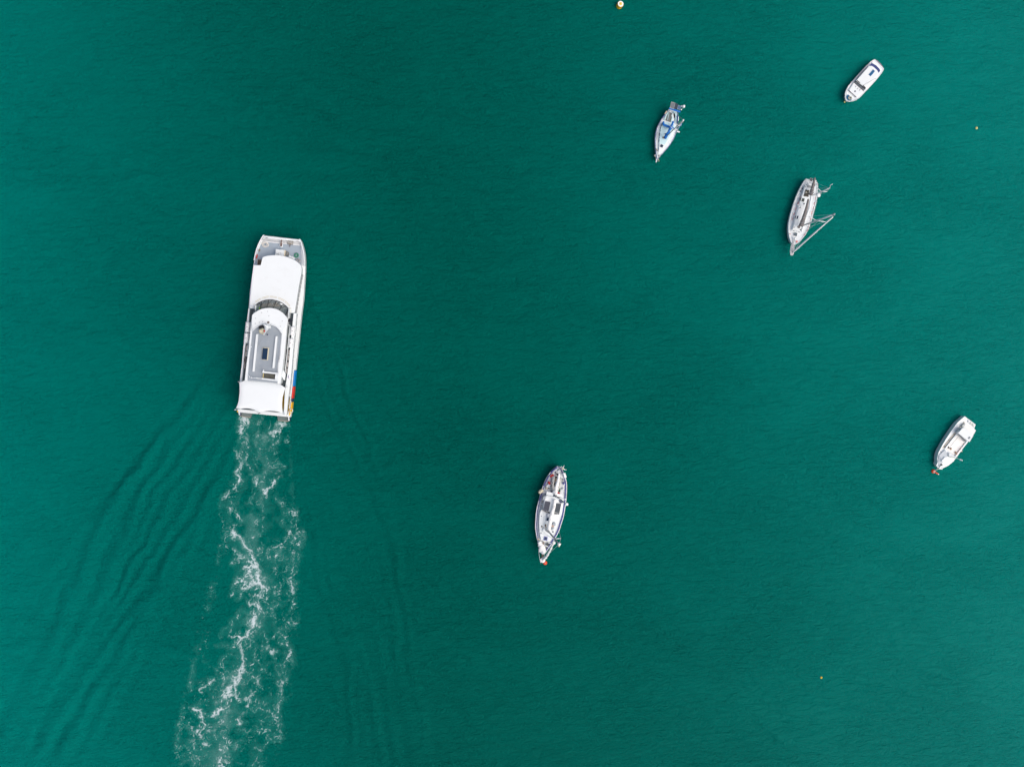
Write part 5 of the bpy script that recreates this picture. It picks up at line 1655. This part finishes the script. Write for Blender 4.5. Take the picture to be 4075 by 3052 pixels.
def build_grey_ketch():
    z = 1.25
    T = boat_frame('ketch', 'pale grey two-masted ketch with bare white masts and grey-brown boom covers', 'sailboat', CZ, (432, 1365), CZ, (782, 180), z, 'moored sailing boats')
    lf = T.pts(CZ, [(405, 1340), (362, 1220), (345, 1080), (350, 950), (370, 780), (420, 600), (480, 450), (560, 300), (630, 195), (685, 150)], z)
    rg = T.pts(CZ, [(490, 1355), (570, 1290), (640, 1200), (705, 1080), (738, 950), (790, 740), (840, 560), (872, 400), (888, 215)], z)
    H = Hull(T, lf, rg, z, T.bow_x, T.stern_x, n=36, sheer=0.5)
    H.b[-1] = 0.10
    H.shell('hull', white, rake=0.07, wl=0.86, boot=navy)
    H.deck('deck', decklg, 0.05)
    H.band('toe_rail', deckw, -0.02, 0.10, -0.05, 0.09)
    H.lifelines(1.5)
    cr = T.slab('coach_roof', CZ, [(655, 262), (810, 285), (770, 520), (742, 690), (690, 880), (620, 1115), (432, 1080), (450, 960), (520, 700), (590, 480)], 1.75, 0.5, deckw, 0.06)
    for a, b, w in (((672, 262), (438, 1075), 0.11), ((742, 690), (596, 1122), 0.11), ((806, 300), (742, 690), 0.08), ((432, 1075), (580, 1108), 0.10), ((520, 622), (660, 655), 0.12), ((690, 345), (760, 352), 0.12)):
        T.bar('coaming', CZ, a, b, w, 1.92, 0.17, white, parent=cr)
    T.slab('cockpit_well', CZ, [(672, 345), (742, 358), (724, 482), (632, 466)], 1.78, 0.04, mat('cockpit_teak', (0.06, 0.055, 0.045), 0.85, 0.3, 6))
    T.ball('helm_seat', CZ, 680, 395, 1.95, 0.18, beige, 0.2)
    T.slab('aft_bench', CZ, [(700, 270), (775, 280), (770, 320), (700, 310)], 1.8, 0.06, mat('bench_grey', (0.26, 0.28, 0.30), 0.8))
    hatch(T, CZ, [(573, 496), (657, 510), (640, 568), (562, 548)], 1.9, 0.12, mat('hatch_rim_green', (0.05, 0.08, 0.08), 0.6), mat('hatch_green', (0.04, 0.055, 0.05), 0.2, 0.2, 5), 0.85)
    hatch(T, CZ, [(480, 818), (548, 826), (528, 890), (468, 880)], 1.9, 0.12, white, hatchb, 0.88)
    hatch(T, CZ, [(640, 868), (688, 876), (670, 932), (630, 916)], 1.9, 0.12, white, mat('hatch_green', (0.04, 0.055, 0.05)), 0.85)
    hatch(T, CZ, [(458, 1128), (526, 1140), (512, 1208), (446, 1192)], 1.56, 0.12, white, mat('hatch_slate', (0.03, 0.06, 0.09), 0.2, 0.2, 3), 0.88)
    for u, v in ((455, 1095), (552, 1125)):
        T.ball('deck_cleat', CZ, u, v, 1.8, 0.1, glassd, rz=0.06)
    for u, v in ((575, 675), (700, 700), (460, 1040), (590, 1080), (650, 605), (668, 290), (815, 405)):
        c = T.at(CZ, u, v, 1.9)
        link('winch', lathe_mesh([(.13, 0), (.09, .1), (.12, .2), (0, .22)], 12, origin=(c.x, c.y, 1.75)), alu, T.e, True)
    P = [T.at(CZ, 716, 520, 2.9), T.at(CZ, 690, 650, 2.9), T.at(CZ, 650, 800, 2.9), T.at(CZ, 610, 930, 2.9), T.at(CZ, 580, 1020, 2.85)]
    bo = link('main_boom', tube_mesh(P, 0.08, 8), aluw, T.e, True)
    link('sail_cover', lumpy_path(T, [p + Vector((0, 0, 0.15)) for p in P], 0.36, 0.06, 4, 20, (0.45, 1.15)), taupe, bo, True)
    T.ball('sail_cover_foot', CZ, 545, 1028, 2.7, 0.25, taupe, 0.2, parent=bo)
    Q = [T.at(CZ, 836, 130, 2.9), T.at(CZ, 815, 230, 2.9), T.at(CZ, 790, 330, 2.9), T.at(CZ, 755, 455, 2.85)]
    mb = link('mizzen_boom', tube_mesh(Q, 0.07, 8), aluw, T.e, True)
    link('sail_cover', lumpy_path(T, [p + Vector((0, 0, 0.12)) for p in Q], 0.29, 0.06, 6, 16, (0.55, 1.2)), taupe, mb, True)
    mm, A, B, sp = mast(T, 'main_mast', CZ, (605, 1010, 1.75), (1188, 802, 13.2), 0.14, aluw, ((.48, 1.55),))
    link('mast_head_gear', ball_mesh(B, 0.2, 0.2, 0.25, 0.25), alu, mm, True)
    T.wire('vhf_antenna', B, B + Vector((0.1, -0.2, 1.0)), 0.03, aluw, mm)
    F = [T.at(CZ, 432, 1500, 1.7), T.at(CZ, 790, 1180, 6.6), T.at(CZ, 1172, 848, 12.6)]
    link('furled_genoa', tube_mesh([F[0], F[0].lerp(F[1], .15), F[1], F[2]], [0.10, 0.15, 0.15, 0.08], 8), mat('white_furled_sail', (0.88, 0.89, 0.90), 0.7, 0.05, 2), T.e, True)
    zm, A2, B2, sp2 = mast(T, 'mizzen_mast', CZ, (795, 455, 1.5), (1112, 318, 8.2), 0.12, aluw, ((.55, 0.9),))
    T.tube('mizzen_antenna', CZ, [(1110, 320, 8.2), (1125, 268, 8.7), (1165, 245, 9.0)], 0.05, aluw, 6, zm)
    T.ball('radome', CZ, 908, 447, 4.6, 0.37, white, parent=zm, rz=0.2)
    T.tube('radome_bracket', CZ, [(900, 420, 4.3), (908, 445, 4.4)], 0.06, aluw, 6, zm)
    rigging(T, H, A, B, sp, None, None, aluw, 0.018)
    rigging(T, H, A2, B2, sp2, None, Vector((T.stern_x + .2, 0, 1.3)), aluw, 0.014)
    # red cord laced along the rails
    for pts in (((860, 470), (835, 580), (815, 660), (790, 740), (770, 850), (740, 960), (728, 1020), (720, 1070), (670, 1150), (620, 1215)), ((580, 470), (545, 570), (500, 670), (465, 770), (440, 850), (415, 960))):
        for k, (a, b) in enumerate(zip(pts[:-1], pts[1:])):
            A_, B_ = Vector(a), Vector(b)
            c = A_.lerp(B_, 0.55)
            T.tube('red_lacing', CZ, [(*A_, 1.55), (*c, 1.55)], 0.05 if k % 2 else 0.035, mat('faded_red_cord', (0.55, 0.10, 0.07), 0.8, 0.2, 5), 5)
    # stern fittings
    solar_grid(T, T.pts(CZ, [(757, 130), (808, 146), (792, 198), (742, 184)], 2.2), 2.2, 3, 4, mat('solar_dim', (0.06, 0.07, 0.08), 0.3), steel, line=0.01)
    T.slab('stern_locker', CZ, [(716, 228), (784, 240), (774, 272), (708, 260)], 1.85, 0.4, white, 0.03)
    c = T.at(CZ, 828, 252, 1.9)
    link('life_ring', torus_mesh((c.x, c.y, 1.7), 0.27, 0.07), mat('ring_teal', (0.03, 0.09, 0.12), 0.6), T.e, True)
    T.ball('gps_dome', CZ, 850, 190, 2.3, 0.19, white)
    T.tube('stern_rail', CZ, [(640, 190, 1.95), (690, 152, 1.95), (760, 165, 1.95), (885, 215, 1.95), (882, 340, 1.95)], 0.03, steel, 6)
    for u, v in ((580, 375), (610, 330), (650, 280)):
        T.ball('side_deck_gear', CZ, u, v, 1.35, 0.12, glassd, 0.2)
    # bowsprit platform and anchor gear
    T.slab('bow_platform', CZ, [(408, 1340), (470, 1350), (455, 1520), (425, 1552), (392, 1540)], 1.72, 0.1, mat('platform_grey', (0.42, 0.43, 0.44), 0.7, 0.2, 5), 0.02)
    T.tube('bow_platform_rail', CZ, [(405, 1370, 2.2), (388, 1480, 2.3), (400, 1548, 2.3), (440, 1548, 2.3), (465, 1450, 2.25), (480, 1370, 2.2)], 0.03, aluw, 6)
    T.tube('bow_platform_rail', CZ, [(570, 1300, 2.0), (510, 1400, 2.1), (455, 1500, 2.2)], 0.025, steel, 6)
    T.bar('anchor_chain', CZ, (470, 1240), (430, 1380), 0.12, 1.75, 0.12, alu)
    T.ball('windlass', CZ, 476, 1242, 1.85, 0.2, white, 0.15)
    T.slab('anchor', CZ, [(500, 1285), (530, 1280), (515, 1310), (498, 1302)], 1.72, 0.1, red)
    T.ball('rope_heap', CZ, 384, 1160, 1.6, 0.08, red)
    return T


build_grey_ketch()

# ================================================================== motor boats
DZ = zone(3320, 210, 240 / 1729)


def build_cruiser():
    z = 1.15
    T = boat_frame('motor_cruiser', 'white motor cruiser with navy rear window and blue roof cushion, near the top right', 'motorboat', DZ, (325, 1390), DZ, (1290, 330), z)
    lf = T.pts(DZ, [(312, 1330), (300, 1190), (330, 1080), (400, 960), (560, 790), (780, 510), (1020, 250), (1110, 202), (1160, 200)], z)
    rg = T.pts(DZ, [(450, 1418), (560, 1390), (700, 1310), (850, 1170), (1000, 1000), (1200, 760), (1385, 505), (1402, 460)], z)
    H = Hull(T, lf, rg, z, T.bow_x, T.stern_x, n=36, sheer=0.3)
    H.b[-1] = 0.10
    H.b[-2] = max(H.b[-2], 0.55)
    H.shell('hull', white, rake=0.12, wl=0.86, boot=navy)
    H.deck('deck', white, 0.03, 0.03)
    H.band('gunwale', roofw, -0.02, 0.12, -0.04, 0.05)
    T.slab('bathing_platform', DZ, [(1165, 192), (1235, 225), (1325, 305), (1398, 405), (1400, 460), (1375, 470), (1300, 340), (1130, 200)], 0.6, 0.2, mat('platform_slate', (0.20, 0.19, 0.24), 0.7, 0.2, 4), 0.02)
    T.slab('aft_cockpit_floor', DZ, [(1105, 250), (1200, 300), (1300, 400), (1350, 470), (1320, 500), (1075, 295)], 1.3, 0.2, white, 0.03)
    cab = T.slab('cabin', DZ, [(985, 385), (1075, 298), (1200, 368), (1290, 458), (1325, 520), (1278, 590), (900, 1045), (610, 815)], 1.62, 0.5, white, 0.08)
    T.slab('rear_window', DZ, [(1075, 302), (1200, 372), (1288, 462), (1320, 520), (1277, 585), (1230, 510), (1150, 432), (1080, 388), (1000, 385)], 1.64, 0.02, mat('navy_canopy', (0.010, 0.03, 0.16), 0.5, 0.2, 6), parent=cab)
    rf = T.slab('hard_top', DZ, [(992, 392), (1078, 392), (1150, 436), (1228, 512), (1272, 590), (1180, 720), (900, 1030), (625, 805)], 1.88, 0.27, roofw, 0.08)
    T.slab('roof_cushion', DZ, [(1115, 482), (1170, 532), (1100, 620), (1045, 678), (985, 630), (1060, 560)], 1.96, 0.07, tealblue, 0.03)
    for a, b in (((1060, 430), (935, 555)), ((895, 705), (745, 870)), ((985, 785), (880, 900)), ((1230, 570), (1120, 720)), ((800, 630), (660, 780))):
        T.bar('roof_groove', DZ, a, b, 0.035, 1.89, 0.012, decklg, parent=rf)
    for a, b in (((655, 800), (738, 868)), ((835, 945), (908, 1025))):
        T.bar('roof_rail', DZ, a, b, 0.08, 1.98, 0.1, black, parent=rf)
    T.tube('side_window_trim', DZ, [(985, 395, 1.55), (860, 500, 1.55), (740, 630, 1.55), (620, 800, 1.55)], 0.04, mat('trim_brown', (0.13, 0.11, 0.09), 0.6), 6)
    # raked windscreen, four panes
    ws = T.bar('windscreen_frame', DZ, (612, 812), (895, 1040), 0.09, 1.84, 0.22, black)
    for k in range(4):
        a0, a1 = k / 4 + 0.02, (k + 1) / 4 - 0.02
        A = [T.at(DZ, 608 + 282 * t, 826 + 225 * t, 1.78) for t in (a0, a1)]
        B = [T.at(DZ, 568 + 270 * t, 858 + 235 * t, 1.52) for t in (a0, a1)]
        bm = bmesh.new()
        bm.faces.new([bm.verts.new(p) for p in (A[0], A[1], B[1], B[0])])
        bmesh.ops.solidify(bm, geom=bm.faces[:], thickness=0.03)
        link('windscreen_pane', from_bm(bm, 'windscreen_pane'), glassb, ws)
    for t in (0, .25, .5, .75, 1):
        T.tube('windscreen_pillar', DZ, [(608 + 282 * t, 826 + 225 * t, 1.82), (568 + 270 * t, 858 + 235 * t, 1.54)], 0.025, black, 6, ws)
    T.tube('windscreen_seal', DZ, [(562, 856, 1.53), (840, 1102, 1.53)], 0.04, mat('seal_maroon', (0.08, 0.03, 0.04), 0.6), 6, ws)
    fc = T.slab('fore_cabin', DZ, [(560, 850), (840, 1098), (640, 1280), (560, 1215), (418, 1085)], 1.5, 0.3, roofw, 0.07)
    for a, b in (((628, 955), (606, 996)), ((690, 1012), (650, 1055)), ((752, 1050), (712, 1092))):
        T.bar('fore_vent', DZ, a, b, 0.13, 1.54, 0.05, alu, parent=fc)
    hatch(T, DZ, [(600, 1085), (628, 1108), (598, 1138), (570, 1112)], 1.56, 0.07, navy, hatchb, 0.85)
    for a, b in (((590, 900), (430, 1080)), ((600, 930), (500, 1080)), ((800, 1110), (650, 1220)), ((530, 1125), (595, 1180))):
        T.bar('fore_groove', DZ, a, b, 0.03, 1.512, 0.012, decklg, parent=fc)
    T.tube('fore_coaming', DZ, [(412, 1090, 1.42), (500, 1160, 1.45), (570, 1220, 1.45), (632, 1288, 1.42)], 0.06, mat('seal_maroon', (0.08, 0.03, 0.04)), 6, None, 3)
    T.slab('anchor_well', DZ, [(395, 1205), (520, 1312), (478, 1378), (400, 1384), (335, 1285)], 1.42, 0.06, mat('well_blue', (0.01, 0.12, 0.26), 0.8, 0.15, 4))
    T.tube('antenna', DZ, [(822, 946, 2.4), (1010, 840, 3.2), (1195, 735, 4.0)], 0.03, mat('antenna_green', (0.30, 0.33, 0.28), 0.6), 6)
    T.tube('bow_rail', DZ, [(385, 1040, 1.75), (345, 1180, 1.85), (360, 1350, 1.9), (480, 1390, 1.9), (600, 1360, 1.8), (690, 1310, 1.7)], 0.03, steel, 6, smooth=3)
    T.tube('bow_roller', DZ, [(375, 1390, 1.3), (325, 1405, 1.2)], 0.08, steel, 6)
    return T


build_cruiser()
rope_thing('rope_coil', 'cream rope coil in the blue bow well of the white motor cruiser', DZ, 442, 1300, 1.43, 0.30, 0.045, 7, cream, 12)

EZ = zone(3660, 1630, 280 / 1657)


def build_workboat():
    z = 1.2
    T = boat_frame('launch', 'open white launch with a square cabin roof aft and an orange buoy at its bow', 'motorboat', EZ, (420, 1385), EZ, (1185, 250), z)
    lf = T.pts(EZ, [(415, 1290), (412, 1180), (440, 1060), (490, 940), (570, 800), (660, 665), (855, 395), (960, 272), (1065, 160)], z)
    rg = T.pts(EZ, [(560, 1365), (660, 1330), (780, 1240), (860, 1130), (1000, 960), (1140, 765), (1260, 580), (1300, 400), (1315, 350)], z)
    H = Hull(T, lf, rg, z, T.bow_x, T.stern_x, n=36, sheer=0.35)
    H.b[-1] = 0.10
    H.b[-2] = max(H.b[-2], 0.45)
    hullm = mat('pale_green_white_gelcoat', (0.80, 0.86, 0.86), 0.4, 0.04, 1.0, dirt=(0.5, 0.5, 0.45), dirt_amt=0.4)
    H.shell('hull', hullm, rake=0.06, flare=1.0, wl=0.985, boot=mat('slate_boot_top', (0.10, 0.13, 0.2), 0.5))
    H.deck('deck', white, 0.03, 0.03)
    H.band('gunwale', white, -0.03, 0.13, -0.05, 0.06)
    for a, b in (((1062, 292), (800, 588)), ((800, 588), (548, 905))):
        T.bar('rubbing_strip', EZ, a, b, 0.14, 1.3, 0.06, beige)
    for u, v in ((808, 580), (692, 722), (584, 866), (500, 990)):
        T.ball('deck_fitting', EZ, u, v, 1.3, 0.08, brown, seg=8)
    # aft engine cover and three lids
    T.slab('aft_cover', EZ, [(1075, 322), (1180, 370), (1285, 440), (1330, 492), (1265, 605), (1050, 432), (1030, 405)], 1.75, 0.6, mat('cover_grey_white', (0.74, 0.76, 0.75), 0.7, 0.06, 2), 0.06)
    for k, (u, v) in enumerate(((1165, 280), (1215, 320), (1268, 362))):
        T.bar('aft_lid', EZ, (u - 16, v - 18), (u + 14, v + 26), 0.34, 1.35, 0.1, decklg if k == 0 else mat('lid_green_grey', (0.60, 0.64, 0.58), 0.7, 0.06, 3), bevel=0.02)
    for a, b in (((1062, 345), (1005, 395)), ((965, 435), (925, 475)), ((915, 505), (895, 530))):
        T.bar('cabin_window', EZ, a, b, 0.2, 1.75, 0.4, mat('window_green_grey', (0.45, 0.50, 0.50), 0.3, 0.2, 3))
    cw = T.slab('cabin', EZ, [(915, 545), (1040, 425), (1255, 605), (1165, 740)], 2.35, 1.1, white)
    rf = T.slab('cabin_roof', EZ, [(900, 545), (1030, 412), (1150, 500), (1272, 602), (1178, 762), (1130, 738), (1020, 650)], 2.5, 0.13, roofw, 0.05)
    T.slab('roof_vent', EZ, [(1178, 628), (1202, 655), (1165, 698), (1138, 675)], 2.58, 0.08, mat('vent_slate', (0.22, 0.27, 0.30), 0.6, 0.1, 3), 0.02, parent=rf)
    for a, b in (((930, 600), (1010, 660)), ((1020, 670), (1090, 735)), ((1100, 700), (1068, 745))):
        T.bar('cabin_door_frame', EZ, a, b, 0.08, 1.9, 0.5, alu, parent=cw)
    # long open well with gratings
    T.slab('well_deck', EZ, [(890, 560), (1110, 745), (1140, 760), (855, 1108), (622, 925), (700, 800)], 1.28, 0.06, mat('well_white', (0.82, 0.82, 0.80), 0.7, 0.04, 2, dirt=(0.5, 0.5, 0.47), dirt_amt=0.4))
    for a, b, m in (((880, 590), (640, 905), alu), ((925, 620), (725, 860), alu), ((1095, 770), (905, 1020), decklg)):
        T.bar('well_channel', EZ, a, b, 0.045, 1.315, 0.035, m)
    T.slab('well_side', EZ, [(890, 545), (905, 560), (625, 925), (600, 905), (740, 730)], 1.55, 0.3, white, 0.03)
    T.slab('well_side', EZ, [(1120, 735), (1145, 755), (860, 1115), (838, 1090)], 1.55, 0.3, white, 0.03)
    # cuddy in the bow with a low ridge
    p = [T.at(EZ, u, v, zz) for u, v, zz in ((605, 935, 1.55), (660, 1100, 2.0), (850, 1120, 1.55), (800, 1215, 1.5), (640, 1325, 1.5), (480, 1370, 1.5), (425, 1240, 1.5), (460, 1080, 1.5))]
    c = T.at(EZ, 545, 1220, 1.95)
    bm = bmesh.new()
    vs = [bm.verts.new(q) for q in p]
    cv = bm.verts.new(c)
    n = len(vs)
    for i in range(n):
        if i in (0, 1):
            continue
        bm.faces.new((vs[i], vs[(i + 1) % n], cv))
    bm.faces.new((vs[0], vs[1], cv))
    bm.faces.new((vs[1], vs[2], cv))
    lo = [bm.verts.new((q.x, q.y, 1.2)) for q in p]
    for i in range(n):
        bm.faces.new((vs[i], vs[(i + 1) % n], lo[(i + 1) % n], lo[i]))
    link('cuddy', from_bm(bm, 'cuddy'), white, T.e)
    T.tube('cuddy_ridge', EZ, [(662, 1098, 2.02), (740, 1122, 1.85), (850, 1140, 1.62)], 0.05, mat('ridge_green', (0.5, 0.54, 0.46), 0.7), 6)
    T.slab('cuddy_flap', EZ, [(700, 1000), (850, 1110), (815, 1130), (680, 1090)], 1.62, 0.05, decklg)
    T.bar('fore_hatch', EZ, (620, 1130), (540, 1225), 0.5, 2.02, 0.1, white, bevel=0.03)
    for u, v, m in ((742, 922, mat('tan_leather', (0.35, 0.2, 0.1), 0.8, 0.2, 6)), (852, 1008, mat('tan_leather', (0.35, 0.2, 0.1))), (687, 890, black)):
        T.slab('deck_block', EZ, [(u - 22, v + 8), (u + 10, v - 26), (u + 12, v + 28)], 1.5, 0.2, m)
    for k, (u, v) in enumerate(((1030, 815), (985, 880), (950, 930), (925, 965), (900, 1000), (878, 1040), (860, 1065))):
        T.ball('cork_float', EZ, u, v, 1.62, 0.07 + 0.03 * (k % 3 == 2), mat('cork_orange', (0.6, 0.2, 0.08), 0.8, 0.2, 6), seg=8)
    T.tube('side_pole', EZ, [(855, 1140, 1.7), (935, 1165, 2.6), (1005, 1195, 3.3)], [0.04, 0.05, 0.09], aluw, 6)
    T.ball('pole_float', EZ, 960, 1178, 2.9, 0.16, white)
    T.bar('side_fender', EZ, (985, 960), (1000, 992), 0.12, 1.2, 0.3, beige)
    T.ball('windlass', EZ, 515, 1297, 1.75, 0.18, mat('windlass_dark', (0.12, 0.14, 0.13), 0.6, 0.2, 5), 0.2)
    T.tube('anchor_chain', EZ, [(508, 1300, 1.75), (430, 1392, 1.55)], 0.05, alu, 6)
    T.tube('bow_roller', EZ, [(460, 1375, 1.5), (370, 1425, 1.25)], 0.09, mat('roller_grey', (0.45, 0.46, 0.42), 0.6, 0.15, 4), 8)
    return T


build_workboat()


# ================================================================== buoys
def buoy(name, label, zn, u, v, r, m, group, squash=0.85, ring=True, ropem=None):
    p = zn(u, v, 0.1)
    e = empty(name, (p.x, p.y, 0), 0, label, 'buoy', group)
    b = link('float', lathe_mesh([(0, -r * .6), (r * .6, -r * .5), (r * .93, -r * .15), (r, r * .15), (r * .9, r * .5), (r * .6, r * .8), (r * .25, r * .95), (0, r * .97)], 20), m, e, True)
    if ring:
        link('top_eye', torus_mesh((0, 0, r * 1.02), r * .22, r * .07, 12, tilt=math.radians(90)), ropem or steel, e, True)
    return e


G = 'mooring buoys'
e = buoy('mooring_buoy', 'round orange-red mooring buoy at the bowsprit of the blue-railed ketch', K2, 672, 1500, 0.36, orange, G)
link('mooring_rope', tube_mesh([(0, 0, .36), (-.12, .2, .42), (-.2, .5, .9), (-.3, .9, 1.5)], 0.035, 6), ropew, e, True)
e = buoy('mooring_buoy', 'orange-red mooring buoy with white rope loop at the bow of the white launch', EZ, 322, 1450, 0.36, orange, G)
link('rope_loop', torus_mesh((0.08, -0.05, .36), .2, .04, 16), ropew, e, True)
pk = link('pickup_stick', tube_mesh([(.2, -.15, .35), (.55, -.35, .32), (.85, -.5, .25)], [.12, .13, .08], 8), orange, e, True)
link('stick_tip', tube_mesh([(.72, -.44, .28), (.95, -.56, .24)], .085, 8), white, pk, True)
buoy('mooring_buoy', 'small faded yellow buoy touching the bow of the motor cruiser', DZ, 303, 1412, 0.16, paley, G)
buoy('mooring_buoy', 'lone pale yellow ball float near the right edge of the water', zone(3860, 480, 60 / 1657), 745, 830, 0.22, paley, G)
buoy('mooring_buoy', 'lone orange-yellow ball float below the launch near the lower right', zone(3240, 2670, 60 / 1988), 950, 845, 0.20, buoyy, G)

BU = zone(2420, 0, 100 / 2212)
p0 = BU(975, 560, 0)
e = empty('drum_buoy', (p0.x, p0.y, 0), 0, 'yellow drum buoy with a white disc top at the upper edge', 'buoy', G)
dr = link('drum', lathe_mesh([(0, -.4), (.5, -.4), (.535, -.3), (.535, 0.82), (.52, .86), (.5, .88), (0, .88)], 28), buoyy, e, True)
for pz in dr.data.polygons:
    pz.use_smooth = abs(pz.normal.z) < 0.5
dr.rotation_euler = (0.0, 0.06, 0)
link('white_top', lathe_mesh([(.50, .881), (.50, .92), (.47, .95), (.2, .955), (.2, .93), (0, .93)], 28), mat('buoy_white', (0.78, 0.77, 0.74), 0.6, 0.05, 3, dirt=(0.5, 0.45, 0.4), dirt_amt=0.4), dr)
link('yellow_hub', lathe_mesh([(.195, .94), (.25, .96), (.22, 1.02), (.1, 1.04), (0, 1.04)], 18), buoyy, dr)
link('mooring_eye', torus_mesh((0, 0, 1.07), .07, .03, 12, tilt=math.radians(70)), steel, dr, True)
link('rubber_rim', torus_mesh((0, 0, .70), .545, .035, 28), mat('rim_brown', (0.10, 0.05, 0.04), 0.7), dr, True)
